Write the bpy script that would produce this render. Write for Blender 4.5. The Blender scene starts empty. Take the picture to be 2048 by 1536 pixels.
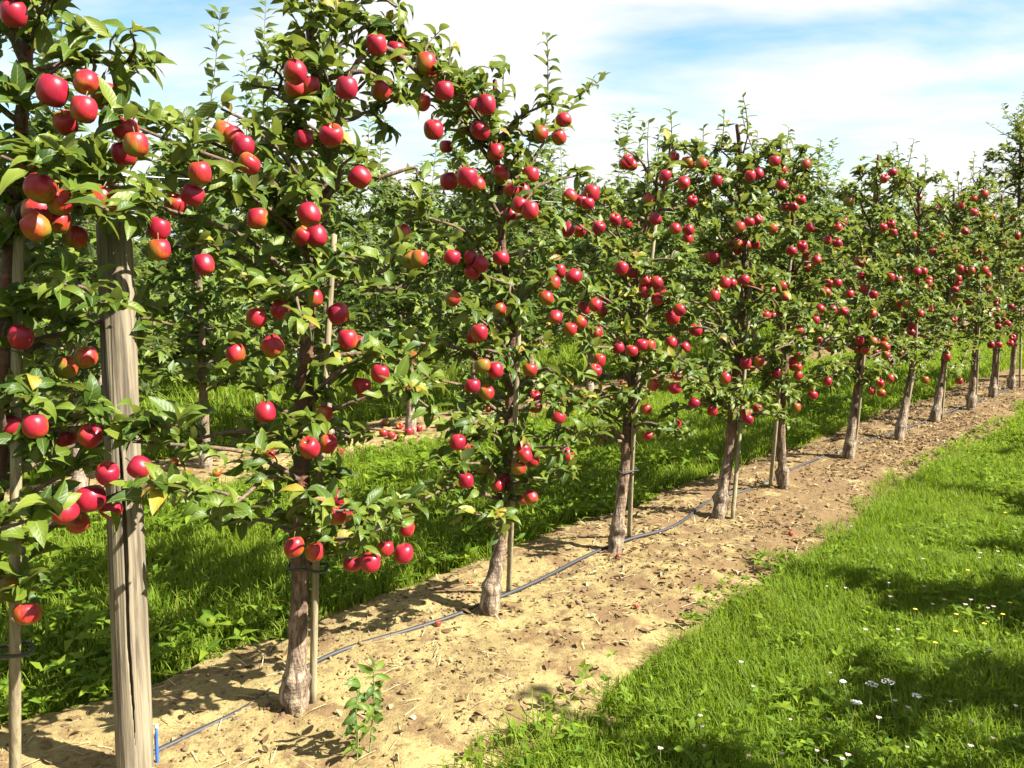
import bpy, math, random
import numpy as np
from mathutils import Vector, Matrix, Quaternion

random.seed(7)
rng = np.random.default_rng(7)
scene = bpy.context.scene
COL = scene.collection

# ------------------------------------------------------------------ camera
F, HCAM, YH = 1773.0, 1.6, 510.0            # focal length in photo pixels, eye height, horizon row
PITCH = math.atan((768 - YH) / F)
cam_d = bpy.data.cameras.new('camera')
cam_d.sensor_width = 36.0
cam_d.lens = 36.0 * F / 2048.0
cam_d.clip_start, cam_d.clip_end = 0.05, 3000
cam = bpy.data.objects.new('camera', cam_d)
cam.location = (0, 0, HCAM)
cam.rotation_euler = (math.pi / 2 - PITCH, 0, 0)
COL.objects.link(cam)
scene.camera = cam

# ------------------------------------------------------------------ light
SUN_EL = math.radians(45)
SUN_ROT = math.radians(109)                 # from +Y towards +X
SUN = Vector((math.sin(SUN_ROT) * math.cos(SUN_EL), math.cos(SUN_ROT) * math.cos(SUN_EL), math.sin(SUN_EL)))
sl = bpy.data.lights.new('sun', 'SUN')
sl.energy, sl.angle, sl.color = 5.0, math.radians(0.5), (1.0, 0.955, 0.87)
sun = bpy.data.objects.new('sun', sl)
sun.rotation_euler = SUN.to_track_quat('Z', 'Y').to_euler()
sun.location = SUN * 40
COL.objects.link(sun)

world = bpy.data.worlds.new('World')
scene.world = world
world.use_nodes = True
wn, wl = world.node_tree.nodes, world.node_tree.links
wn.clear()
w_out = wn.new('ShaderNodeOutputWorld')
w_bg = wn.new('ShaderNodeBackground')
w_bg.inputs['Strength'].default_value = 0.05
sky = wn.new('ShaderNodeTexSky')
sky.sky_type = 'NISHITA'
sky.sun_disc = False
sky.sun_elevation, sky.sun_rotation = SUN_EL, SUN_ROT
sky.altitude, sky.air_density, sky.dust_density, sky.ozone_density = 100, 1.0, 0.6, 1.2
tc = wn.new('ShaderNodeTexCoord')
sep = wn.new('ShaderNodeSeparateXYZ')
wl.new(tc.outputs['Generated'], sep.inputs[0])
def wmath(op, a, b=None):
    m = wn.new('ShaderNodeMath'); m.operation = op
    for i, v in enumerate((a, b)):
        if v is None: continue
        if isinstance(v, (int, float)): m.inputs[i].default_value = v
        else: wl.new(v, m.inputs[i])
    return m.outputs[0]
zz = wmath('ADD', wmath('MAXIMUM', sep.outputs[2], 0.0), 0.22)
comb = wn.new('ShaderNodeCombineXYZ')       # a flat cloud deck seen in perspective
wl.new(wmath('DIVIDE', sep.outputs[0], zz), comb.inputs[0])
wl.new(wmath('DIVIDE', sep.outputs[1], zz), comb.inputs[1])
cmap = wn.new('ShaderNodeMapping')
cmap.inputs['Location'].default_value = (5.83, 7.44, 0.0)
cmap.inputs['Rotation'].default_value = (0, 0, math.radians(-14))
cmap.inputs['Scale'].default_value = (0.62, 1.15, 1.0)
wl.new(comb.outputs[0], cmap.inputs[0])
cn = wn.new('ShaderNodeTexNoise')
cn.inputs['Scale'].default_value = 1.5
cn.inputs['Detail'].default_value = 7
cn.inputs['Roughness'].default_value = 0.55
cn.inputs['Distortion'].default_value = 0.35
wl.new(cmap.outputs[0], cn.inputs['Vector'])
cr = wn.new('ShaderNodeValToRGB')
cr.color_ramp.elements[0].position, cr.color_ramp.elements[1].position = 0.335, 0.545
wl.new(cn.outputs['Fac'], cr.inputs[0])
cmix = wn.new('ShaderNodeMix'); cmix.data_type = 'RGBA'
wl.new(cr.outputs[0], cmix.inputs['Factor'])
skyg = wn.new('ShaderNodeMix'); skyg.data_type = 'RGBA'; skyg.blend_type = 'MULTIPLY'
skyg.inputs['Factor'].default_value = 1.0
wl.new(sky.outputs[0], skyg.inputs[6]); skyg.inputs[7].default_value = (0.80, 0.98, 0.93, 1)
wl.new(skyg.outputs[2], cmix.inputs[6])
cmix.inputs[7].default_value = (4.7, 4.78, 4.85, 1)
wl.new(cmix.outputs[2], w_bg.inputs[0])
wl.new(w_bg.outputs[0], w_out.inputs[0])

scene.view_settings.view_transform = 'Standard'
scene.view_settings.look = 'None'
scene.view_settings.exposure = 2.2
scene.view_settings.gamma = 1
scene.view_settings.use_curve_mapping = False
scene.cycles.max_bounces = 8
scene.cycles.diffuse_bounces = 2
scene.cycles.transmission_bounces = 4
scene.cycles.transparent_max_bounces = 4

# ------------------------------------------------------------------ geometry of the orchard
DX, DY = 0.669, 0.743                       # rows run this way
NX, NY = -0.743, 0.669                      # across the rows, away from the viewpoint
ROW1, ROW2, ROWGAP = 2.62, 6.12, 3.5
CP, SP = math.cos(PITCH), math.sin(PITCH)

def ray(px, py):
    a, b = (px - 1024) / F, (768 - py) / F
    return Vector((a, CP + b * SP, -SP + b * CP))
def ground(px, py, z=0.0):
    r = ray(px, py); t = (z - HCAM) / r.z
    return Vector((r.x * t, r.y * t, z))
def on_plane(px, py, n):                    # a point of the vertical plane at distance n across the rows
    r = ray(px, py); t = n / (r.x * NX + r.y * NY)
    return Vector((r.x * t, r.y * t, HCAM + r.z * t))
def project(P):
    P = np.asarray(P, float).reshape(-1, 3)
    dz = P[:, 2] - HCAM
    fw = P[:, 1] * CP - dz * SP
    up = P[:, 1] * SP + dz * CP
    fw = np.where(fw < 0.01, 0.01, fw)
    return np.stack([1024 + F * P[:, 0] / fw, 768 - F * up / fw, fw], 1)
def dn(d, n, z=0.0):
    return Vector((d * DX + n * NX, d * DY + n * NY, z))
def to_dn(p):
    return p[0] * DX + p[1] * DY, p[0] * NX + p[1] * NY

# value noise
_T = rng.random((256, 256))
def vnoise(x, y):
    x, y = np.asarray(x, float), np.asarray(y, float)
    xi, yi = np.floor(x).astype(int), np.floor(y).astype(int)
    fx, fy = x - xi, y - yi
    fx, fy = fx * fx * (3 - 2 * fx), fy * fy * (3 - 2 * fy)
    g = lambda i, j: _T[i % 256, j % 256]
    return (g(xi, yi) * (1 - fx) + g(xi + 1, yi) * fx) * (1 - fy) + (g(xi, yi + 1) * (1 - fx) + g(xi + 1, yi + 1) * fx) * fy
def fbm(x, y, o=4):
    s, a, t = 0, 0.5, 0
    for k in range(o):
        s = s + a * vnoise(x * 2 ** k + 17.3 * k, y * 2 ** k + 9.1 * k); t += a; a *= 0.5
    return s / t

# ------------------------------------------------------------------ mesh helpers
def tag(o, label=None, cat=None, group=None, kind=None):
    if label: o['label'] = label
    if cat: o['category'] = cat
    if group: o['group'] = group
    if kind: o['kind'] = kind
    return o
def link(name, data, parent=None):
    o = bpy.data.objects.new(name, data); COL.objects.link(o)
    if parent is not None: o.parent = parent
    return o
def empty(name, loc):
    o = link(name, None); o.location = loc; o.empty_display_size = 0.1
    return o
def mesh(name, V, Fc, mat=None, smooth=True, uv=None, attrs=None):
    """V (n,3); Fc an (m,3|4) array or a list of such arrays"""
    V = np.asarray(V, np.float32).reshape(-1, 3)
    Fs = [np.asarray(f, np.int32) for f in (Fc if isinstance(Fc, list) else [Fc]) if len(f)]
    me = bpy.data.meshes.new(name)
    me.vertices.add(len(V)); me.vertices.foreach_set('co', V.ravel())
    idx = np.concatenate([f.ravel() for f in Fs])
    tot = np.concatenate([np.full(len(f), f.shape[1], np.int32) for f in Fs])
    st = np.concatenate([[0], np.cumsum(tot)[:-1]]).astype(np.int32)
    me.loops.add(len(idx)); me.loops.foreach_set('vertex_index', idx)
    me.polygons.add(len(tot)); me.polygons.foreach_set('loop_start', st)
    me.polygons.foreach_set('use_smooth', np.full(len(tot), smooth))
    if uv is not None:
        l = me.uv_layers.new(name='UVMap')
        l.data.foreach_set('uv', np.asarray(uv, np.float32)[idx].ravel())
    for k, a in (attrs or {}).items():
        at = me.attributes.new(k, 'FLOAT', 'POINT'); at.data.foreach_set('value', np.asarray(a, np.float32))
    me.update(); me.validate()
    if mat: me.materials.append(mat)
    return me

def smooth_poly(P, k=4):
    """Catmull-Rom through the points"""
    P = [Vector(p) for p in P]
    if len(P) < 3:
        return [P[0].lerp(P[-1], i / k) for i in range(k + 1)]
    Q = [P[0] * 2 - P[1]] + P + [P[-1] * 2 - P[-2]]
    out = []
    for i in range(1, len(Q) - 2):
        for j in range(k):
            t = j / k
            a, b, c, d = Q[i - 1], Q[i], Q[i + 1], Q[i + 2]
            out.append(0.5 * ((2 * b) + (c - a) * t + (2 * a - 5 * b + 4 * c - d) * t * t + (3 * b - a - 3 * c + d) * t ** 3))
    out.append(P[-1])
    return out

def tube(P, R, sides=8, rough=0.0, cap=True):
    """tube along the points; returns (V, quads, tris, uv)"""
    P = np.array([tuple(p) for p in P], float)
    n = len(P)
    R = np.interp(np.linspace(0, 1, n), np.linspace(0, 1, len(R)), R) if np.ndim(R) and len(R) != n else np.broadcast_to(np.asarray(R, float), (n,))
    T = np.gradient(P, axis=0); T /= np.linalg.norm(T, axis=1)[:, None] + 1e-9
    ref = np.array([0.31, 0.95, 0.02]) if abs(T[0, 2]) > 0.5 else np.array([0.0, 0.0, 1.0])
    V = []
    L = np.concatenate([[0], np.cumsum(np.linalg.norm(np.diff(P, axis=0), axis=1))])
    ang = np.linspace(0, 2 * math.pi, sides, endpoint=False)
    UV = []
    for i in range(n):
        a = np.cross(T[i], ref); a /= np.linalg.norm(a) + 1e-9
        b = np.cross(T[i], a)
        r = R[i] * np.ones(sides)
        if rough:
            r = r * (1 + rough * (vnoise(ang * 1.3 + P[0, 0] * 7, np.full(sides, L[i] * 18)) - 0.5) * 2 * np.abs(np.cos(ang / 2)) + rough * 0.5 * (vnoise(np.cos(ang) * 3 + 9, np.full(sides, L[i] * 45) + np.sin(ang) * 2) - 0.5))
        V.append(P[i] + np.cos(ang)[:, None] * a * r[:, None] + np.sin(ang)[:, None] * b * r[:, None])
        UV.append(np.stack([ang / (2 * math.pi), np.full(sides, L[i])], 1))
    V = np.concatenate(V); UV = np.concatenate(UV)
    i = np.arange(n - 1)[:, None] * sides; j = np.arange(sides)[None, :]; j2 = (j + 1) % sides
    q = np.stack([i + j, i + j2, i + sides + j2, i + sides + j], -1).reshape(-1, 4)
    t = np.zeros((0, 3), int)
    if cap:
        m = len(V)
        V = np.concatenate([V, P[-1:] + T[-1:] * R[-1] * 0.6, P[:1]]); UV = np.concatenate([UV, [[0, L[-1]], [0, 0]]])
        jj = np.arange(sides); k2 = (jj + 1) % sides
        t = np.concatenate([np.stack([(n - 1) * sides + jj, (n - 1) * sides + k2, np.full(sides, m)], 1), np.stack([k2, jj, np.full(sides, m + 1)], 1)])
    return V, q, t, UV
def join(parts):
    V, q, t, uv, o = [], [], [], [], 0
    for a, b, c, d in parts:
        V.append(a); uv.append(d)
        if len(b): q.append(b + o)
        if len(c): t.append(c + o)
        o += len(a)
    return np.concatenate(V), ([np.concatenate(q)] if q else []) + ([np.concatenate(t)] if t else []), np.concatenate(uv)
def tube_obj(name, P, R, mat, parent=None, sides=8, rough=0.0, k=4, org=(0, 0, 0)):
    V, q, t, uv = tube(smooth_poly(P, k), R, sides, rough)
    return link(name, mesh(name, V - np.array(tuple(org)), [q, t], mat, uv=uv), parent)

# ------------------------------------------------------------------ materials
def material(name):
    m = bpy.data.materials.new(name); m.use_nodes = True
    nt = m.node_tree; nt.nodes.clear()
    out = nt.nodes.new('ShaderNodeOutputMaterial')
    b = nt.nodes.new('ShaderNodeBsdfPrincipled')
    nt.links.new(b.outputs[0], out.inputs[0])
    return m, nt, b, out
def node(nt, t, **kw):
    n = nt.nodes.new(t)
    for k, v in kw.items(): setattr(n, k, v)
    return n
def setin(nt, n, i, v):
    s = n.inputs[i]
    if isinstance(v, bpy.types.NodeSocket): nt.links.new(v, s)
    else: s.default_value = v
def math_(nt, op, a, b=0.0, clamp=False):
    n = node(nt, 'ShaderNodeMath', operation=op, use_clamp=clamp)
    setin(nt, n, 0, a); setin(nt, n, 1, b)
    return n.outputs[0]
def mixc(nt, f, a, b, blend='MIX'):
    n = node(nt, 'ShaderNodeMix', data_type='RGBA', blend_type=blend)
    setin(nt, n, 0, f)
    for i, v in ((6, a), (7, b)):
        setin(nt, n, i, v if isinstance(v, bpy.types.NodeSocket) else (*v, 1))
    return n.outputs[2]
def ramp(nt, f, stops, interp='LINEAR'):
    n = node(nt, 'ShaderNodeValToRGB'); cr = n.color_ramp; cr.interpolation = interp
    while len(cr.elements) < len(stops): cr.elements.new(0.5)
    for e, (p, c) in zip(cr.elements, stops):
        e.position = p; e.color = (*c, 1) if len(c) == 3 else c
    nt.links.new(f, n.inputs[0])
    return n.outputs[0]
def noise(nt, vec, scale, detail=4, rough=0.55, dist=0.0):
    n = node(nt, 'ShaderNodeTexNoise')
    n.inputs['Scale'].default_value = scale; n.inputs['Detail'].default_value = detail
    n.inputs['Roughness'].default_value = rough; n.inputs['Distortion'].default_value = dist
    if vec is not None: nt.links.new(vec, n.inputs['Vector'])
    return n.outputs['Fac']
def mapping(nt, vec, scale=(1, 1, 1), loc=(0, 0, 0), rot=(0, 0, 0)):
    n = node(nt, 'ShaderNodeMapping')
    n.inputs['Scale'].default_value = scale; n.inputs['Location'].default_value = loc; n.inputs['Rotation'].default_value = rot
    nt.links.new(vec, n.inputs[0]); return n.outputs[0]
def bump(nt, b, h, strength=0.5, dist=0.01):
    n = node(nt, 'ShaderNodeBump')
    n.inputs['Strength'].default_value = strength; n.inputs['Distance'].default_value = dist
    nt.links.new(h, n.inputs['Height']); nt.links.new(n.outputs[0], b.inputs['Normal'])

def tint_socket(nt):
    at = node(nt, 'ShaderNodeAttribute', attribute_name='tint')
    oi = node(nt, 'ShaderNodeObjectInfo')
    return math_(nt, 'FRACT', math_(nt, 'ADD', at.outputs['Fac'], oi.outputs['Random']))

def leaf_material(name, stops, under, trans, glossy=0.46, tfac=0.32, spec=0.26):
    m, nt, b, out = material(name)
    t = tint_socket(nt)
    c = ramp(nt, t, stops)
    uv = node(nt, 'ShaderNodeUVMap')
    sx = node(nt, 'ShaderNodeSeparateXYZ'); nt.links.new(uv.outputs[0], sx.inputs[0])
    d = math_(nt, 'ABSOLUTE', math_(nt, 'SUBTRACT', sx.outputs[1], 0.5))
    vein = math_(nt, 'LESS_THAN', d, 0.035)
    # side veins run forward from the midrib
    sv = math_(nt, 'SINE', math_(nt, 'MULTIPLY', math_(nt, 'SUBTRACT', sx.outputs[0], math_(nt, 'MULTIPLY', d, 0.55)), 44.0))
    c = mixc(nt, math_(nt, 'MULTIPLY', vein, 0.5), c, (0.22, 0.27, 0.08))
    nz = noise(nt, node(nt, 'ShaderNodeTexCoord').outputs['Object'], 55, 2)
    c = mixc(nt, math_(nt, 'MULTIPLY', nz, 0.5), c, (0.03, 0.055, 0.012))
    geo = node(nt, 'ShaderNodeNewGeometry')
    c = mixc(nt, math_(nt, 'MULTIPLY', geo.outputs['Backfacing'], 0.75), c, under)
    nt.links.new(c, b.inputs['Base Color'])
    b.inputs['Roughness'].default_value = glossy
    b.inputs['Specular IOR Level'].default_value = spec
    bump(nt, b, sv, 0.12, 0.002)
    tr = node(nt, 'ShaderNodeBsdfTranslucent')
    nt.links.new(mixc(nt, 0.55, c, trans), tr.inputs[0])
    mx = node(nt, 'ShaderNodeMixShader'); mx.inputs[0].default_value = tfac
    nt.links.new(b.outputs[0], mx.inputs[1]); nt.links.new(tr.outputs[0], mx.inputs[2])
    nt.links.new(mx.outputs[0], out.inputs[0])
    return m

M = {}
M['leaf'] = leaf_material('apple_leaf', [(0.0, (0.024, 0.052, 0.006)), (0.35, (0.058, 0.100, 0.009)), (0.7, (0.112, 0.152, 0.013)), (0.95, (0.16, 0.19, 0.022)), (0.985, (0.36, 0.24, 0.03)), (1.0, (0.20, 0.10, 0.03))], (0.12, 0.15, 0.055), (0.24, 0.28, 0.018))
M['leaf_far'] = leaf_material('apple_leaf_back_rows', [(0.0, (0.028, 0.058, 0.008)), (0.4, (0.066, 0.112, 0.014)), (0.8, (0.125, 0.168, 0.020)), (1.0, (0.19, 0.21, 0.03))], (0.16, 0.20, 0.10), (0.26, 0.34, 0.04))
M['seedling'] = leaf_material('seedling_leaf', [(0.0, (0.04, 0.085, 0.012)), (0.6, (0.075, 0.13, 0.016)), (1.0, (0.14, 0.19, 0.02))], (0.2, 0.26, 0.1), (0.3, 0.4, 0.04))
M['litter'] = leaf_material('dry_leaf', [(0.0, (0.06, 0.022, 0.012)), (0.4, (0.10, 0.042, 0.02)), (0.7, (0.17, 0.085, 0.035)), (0.9, (0.27, 0.19, 0.085)), (1.0, (0.38, 0.32, 0.2))], (0.25, 0.15, 0.07), (0.3, 0.15, 0.04), 0.7, 0.1)
M['grass'] = leaf_material('grass_blade', [(0.0, (0.050, 0.110, 0.003)), (0.4, (0.095, 0.165, 0.008)), (0.75, (0.165, 0.225, 0.014)), (0.95, (0.26, 0.26, 0.04)), (1.0, (0.40, 0.33, 0.12))], (0.12, 0.18, 0.014), (0.30, 0.42, 0.012), 0.6, 0.45, 0.15)
M['weed'] = leaf_material('weed_leaf', [(0.0, (0.055, 0.115, 0.006)), (0.5, (0.11, 0.18, 0.009)), (1.0, (0.18, 0.24, 0.015))], (0.13, 0.2, 0.03), (0.28, 0.38, 0.012), 0.6, 0.4, 0.08)

def bark_material(name, low, high, dark):
    m, nt, b, out = material(name)
    co = node(nt, 'ShaderNodeTexCoord').outputs['Object']
    st = noise(nt, mapping(nt, co, (46, 46, 11)), 1.0, 6, 0.7, 0.8)
    ri = noise(nt, mapping(nt, co, (9, 9, 70)), 1.0, 3, 0.5)
    sz = node(nt, 'ShaderNodeSeparateXYZ'); nt.links.new(co, sz.inputs[0])
    hh = math_(nt, 'MULTIPLY', math_(nt, 'ADD', sz.outputs[2], math_(nt, 'MULTIPLY', math_(nt, 'SUBTRACT', noise(nt, co, 9, 3), 0.66), 0.8)), 1.9, True)
    c = mixc(nt, hh, low, high)
    c = mixc(nt, ramp(nt, st, [(0.42, (1, 1, 1)), (0.62, (0, 0, 0))]), c, dark)
    c = mixc(nt, ramp(nt, ri, [(0.55, (0, 0, 0)), (0.75, (0.28, 0.28, 0.28))]), c, (0.27, 0.21, 0.145))
    nt.links.new(c, b.inputs['Base Color'])
    b.inputs['Roughness'].default_value = 0.8
    bump(nt, b, math_(nt, 'ADD', st, math_(nt, 'MULTIPLY', ri, 0.5)), 1.0, 0.014)
    return m
M['bark'] = bark_material('apple_bark', (0.31, 0.235, 0.155), (0.15, 0.046, 0.018), (0.06, 0.036, 0.020))
M['twig'] = bark_material('apple_twig', (0.17, 0.11, 0.06), (0.16, 0.10, 0.055), (0.07, 0.045, 0.03))
M['bark_far'] = bark_material('back_row_bark', (0.30, 0.23, 0.16), (0.20, 0.13, 0.08), (0.10, 0.07, 0.045))

def apple_material():
    m, nt, b, out = material('apple_skin')
    co = node(nt, 'ShaderNodeTexCoord').outputs['Object']
    oi = node(nt, 'ShaderNodeObjectInfo')
    sx = node(nt, 'ShaderNodeSeparateXYZ'); nt.links.new(co, sx.inputs[0])
    off = node(nt, 'ShaderNodeCombineXYZ'); setin(nt, off, 0, math_(nt, 'MULTIPLY', oi.outputs['Random'], 60))
    va = node(nt, 'ShaderNodeVectorMath', operation='ADD'); nt.links.new(co, va.inputs[0]); nt.links.new(off.outputs[0], va.inputs[1])
    streak = noise(nt, mapping(nt, va.outputs[0], (5, 5, 0.9)), 1.5, 4, 0.6)
    patch = noise(nt, va.outputs[0], 0.9, 2)
    # the red cheek is on the local -Y side and shoulder
    k = math_(nt, 'ADD', math_(nt, 'MULTIPLY', sx.outputs[1], -0.34), math_(nt, 'MULTIPLY', sx.outputs[2], 0.18))
    k = math_(nt, 'ADD', k, math_(nt, 'MULTIPLY', math_(nt, 'SUBTRACT', streak, 0.5), 0.8))
    k = math_(nt, 'ADD', k, math_(nt, 'MULTIPLY', math_(nt, 'SUBTRACT', patch, 0.5), 0.5))
    rp = node(nt, 'ShaderNodeSeparateColor'); nt.links.new(oi.outputs['Color'], rp.inputs[0])
    k = math_(nt, 'ADD', k, math_(nt, 'ADD', math_(nt, 'MULTIPLY', rp.outputs[0], 0.55), 0.10))
    c = ramp(nt, k, [(0.05, (0.13, 0.12, 0.014)), (0.22, (0.21, 0.09, 0.010)), (0.38, (0.26, 0.038, 0.011)), (0.54, (0.27, 0.013, 0.020)), (0.8, (0.23, 0.008, 0.022)), (1.0, (0.17, 0.0055, 0.020))])
    vo = node(nt, 'ShaderNodeTexVoronoi'); vo.inputs['Scale'].default_value = 9; nt.links.new(va.outputs[0], vo.inputs['Vector'])
    c = mixc(nt, ramp(nt, vo.outputs['Distance'], [(0.03, (0.35, 0.35, 0.35)), (0.09, (0, 0, 0))]), c, (0.6, 0.35, 0.18))
    # russet around the stalk cavity and the dry calyx below
    r2 = math_(nt, 'SQRT', math_(nt, 'ADD', math_(nt, 'MULTIPLY', sx.outputs[0], sx.outputs[0]), math_(nt, 'MULTIPLY', sx.outputs[1], sx.outputs[1])))
    c = mixc(nt, ramp(nt, r2, [(0.06, (1, 1, 1)), (0.16, (0, 0, 0))]), c, (0.12, 0.08, 0.03))
    nt.links.new(c, b.inputs['Base Color'])
    nt.links.new(math_(nt, 'ADD', math_(nt, 'MULTIPLY', streak, 0.3), 0.24), b.inputs['Roughness'])
    b.inputs['Specular IOR Level'].default_value = 0.32
    b.inputs['Subsurface Weight'].default_value = 0.0
    return m
M['apple'] = apple_material()

def wood_material(name, a, bcol, dark, zs=2.0, xs=45):
    m, nt, b, out = material(name)
    co = node(nt, 'ShaderNodeTexCoord').outputs['Object']
    g = noise(nt, mapping(nt, co, (xs, xs, zs)), 1.0, 6, 0.65, 0.3)
    big = noise(nt, mapping(nt, co, (6, 6, 1.3)), 1.0, 3)
    c = mixc(nt, big, a, bcol)
    c = mixc(nt, ramp(nt, g, [(0.38, (0.9, 0.9, 0.9)), (0.56, (0, 0, 0))]), c, dark)
    bl = noise(nt, mapping(nt, co, (11, 11, 1.6), (4, 2, 1)), 1.0, 4, 0.65)
    c = mixc(nt, ramp(nt, bl, [(0.50, (0, 0, 0)), (0.66, (0.4, 0.4, 0.4))]), c, dark)
    kn = node(nt, 'ShaderNodeTexVoronoi'); kn.inputs['Scale'].default_value = 1.0
    nt.links.new(mapping(nt, co, (14, 14, 5)), kn.inputs['Vector'])
    c = mixc(nt, ramp(nt, kn.outputs['Distance'], [(0.05, (0.8, 0.8, 0.8)), (0.14, (0, 0, 0))]), c, (0.14, 0.10, 0.06))
    nt.links.new(c, b.inputs['Base Color']); b.inputs['Roughness'].default_value = 0.85
    bump(nt, b, g, 0.5, 0.006)
    return m
M['post'] = wood_material('weathered_post_wood', (0.215, 0.170, 0.105), (0.165, 0.137, 0.092), (0.05, 0.037, 0.022))
M['cane'] = wood_material('cane_wood', (0.27, 0.22, 0.12), (0.20, 0.17, 0.10), (0.12, 0.09, 0.05), 3.0, 90)

def plain(name, col, rough=0.5, nscale=30, var=0.35, metal=0.0):
    m, nt, b, out = material(name)
    co = node(nt, 'ShaderNodeTexCoord').outputs['Object']
    c = mixc(nt, noise(nt, co, nscale, 4), tuple(x * (1 - var) for x in col), tuple(min(1, x * (1 + var)) for x in col))
    nt.links.new(c, b.inputs['Base Color']); b.inputs['Roughness'].default_value = rough; b.inputs['Metallic'].default_value = metal
    return m
M['hose'] = plain('hose_rubber', (0.015, 0.015, 0.016), 0.6, 60, 0.5)
M['tie'] = plain('tie_rubber', (0.02, 0.02, 0.022), 0.6)
M['wire'] = plain('galvanised_wire', (0.45, 0.46, 0.47), 0.4, 20, 0.2, 0.6)
M['peg'] = plain('peg_plastic', (0.03, 0.10, 0.35), 0.4)
M['peg_tip'] = plain('peg_tip_plastic', (0.7, 0.75, 0.8), 0.4)
M['petal'] = plain('white_petals', (0.42, 0.41, 0.39), 0.7, 200, 0.08)
M['clover'] = plain('clover_petals', (0.40, 0.30, 0.26), 0.7, 200, 0.15)
M['yellow'] = plain('yellow_petals', (0.75, 0.55, 0.03), 0.6, 200, 0.1)
M['stem'] = plain('green_stem', (0.12, 0.16, 0.04), 0.6, 80, 0.3)
M['stalk'] = plain('apple_stalk', (0.12, 0.09, 0.03), 0.6)
M['straw'] = plain('dry_straw', (0.42, 0.33, 0.18), 0.8, 80, 0.4)

def soil_material(name='sandy_soil'):
    m, nt, b, out = material(name)
    co = node(nt, 'ShaderNodeTexCoord').outputs['Object']
    a = noise(nt, co, 2.6, 5, 0.6); f = noise(nt, co, 26, 6, 0.65); g = noise(nt, co, 120, 3, 0.6)
    c = mixc(nt, ramp(nt, a, [(0.35, (0, 0, 0)), (0.65, (1, 1, 1))]), (0.165, 0.124, 0.052), (0.24, 0.19, 0.078))
    c = mixc(nt, ramp(nt, f, [(0.36, (0.8, 0.8, 0.8)), (0.46, (0, 0, 0))]), c, (0.085, 0.052, 0.024))
    c = mixc(nt, ramp(nt, f, [(0.60, (0, 0, 0)), (0.75, (0.8, 0.8, 0.8))]), c, (0.30, 0.245, 0.115))
    dk = noise(nt, mapping(nt, co, (1, 1, 1), (3.3, 1.2, 0)), 5.5, 6, 0.7)
    sp_ = node(nt, 'ShaderNodeSeparateXYZ'); nt.links.new(co, sp_.inputs[0])
    far = math_(nt, 'MULTIPLY', math_(nt, 'ADD', sp_.outputs[0], 0.2), 0.07, True)
    dk = math_(nt, 'ADD', dk, math_(nt, 'MINIMUM', far, 0.13))
    c = mixc(nt, ramp(nt, dk, [(0.50, (0, 0, 0)), (0.60, (0.8, 0.8, 0.8))]), c, (0.105, 0.062, 0.030))
    c = mixc(nt, ramp(nt, g, [(0.30, (0.8, 0.8, 0.8)), (0.42, (0, 0, 0))]), c, (0.08, 0.045, 0.022))
    nt.links.new(c, b.inputs['Base Color']); b.inputs['Roughness'].default_value = 0.95
    b.inputs['Specular IOR Level'].default_value = 0.15
    bump(nt, b, math_(nt, 'ADD', f, math_(nt, 'MULTIPLY', g, 0.5)), 0.7, 0.012)
    return m
M['soil'] = soil_material()
M['crumb'] = plain('dark_soil_crumb', (0.10, 0.06, 0.03), 0.95, 60, 0.6)
def turf_material():
    m, nt, b, out = material('turf_ground')
    co = node(nt, 'ShaderNodeTexCoord').outputs['Object']
    a = noise(nt, co, 3, 5, 0.6); f = noise(nt, co, 60, 4, 0.7)
    c = mixc(nt, a, (0.045, 0.075, 0.006), (0.08, 0.115, 0.01))
    c = mixc(nt, ramp(nt, f, [(0.35, (0.85, 0.85, 0.85)), (0.55, (0, 0, 0))]), c, (0.04, 0.035, 0.012))
    nt.links.new(c, b.inputs['Base Color']); b.inputs['Roughness'].default_value = 1.0; b.inputs['Specular IOR Level'].default_value = 0.0
    bump(nt, b, f, 1.0, 0.03)
    return m
M['turf'] = turf_material()

# ------------------------------------------------------------------ setting: ground, soil strips
def grid(u0, u1, nu, v0, v1, nv, fn):
    u, v = np.meshgrid(np.linspace(u0, u1, nu), np.linspace(v0, v1, nv), indexing='ij')
    V = fn(u.ravel(), v.ravel())
    i = (np.arange(nu - 1)[:, None] * nv + np.arange(nv - 1)[None, :]).ravel()
    return V, np.stack([i, i + nv, i + nv + 1, i + 1], 1)
def ground_z(x, y):
    return 0.035 * (fbm(x * 0.7 + 40, y * 0.7 + 40, 3) - 0.5)
# one sheet: fine near the viewpoint, reaching the horizon
edges = np.unique(np.concatenate([-np.geomspace(16, 900, 16), np.linspace(-16, 20, 181), np.geomspace(20, 900, 16)]))
edy = np.unique(np.concatenate([-np.geomspace(4, 900, 16), np.linspace(-4, 26, 151), np.geomspace(26, 1500, 18)]))
gx, gy = np.meshgrid(edges, edy, indexing='ij')
gz = np.where((np.abs(gx) < 22) & (gy < 30) & (gy > -5), ground_z(gx, gy), 0) - 0.004
nv = len(edy); ii = (np.arange(len(edges) - 1)[:, None] * nv + np.arange(nv - 1)[None, :]).ravel()
tag(link('ground', mesh('ground', np.stack([gx.ravel(), gy.ravel(), gz.ravel()], 1), np.stack([ii, ii + nv, ii + nv + 1, ii + 1], 1), M['turf'])), 'grassy orchard floor between the apple rows', kind='structure')

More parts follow.
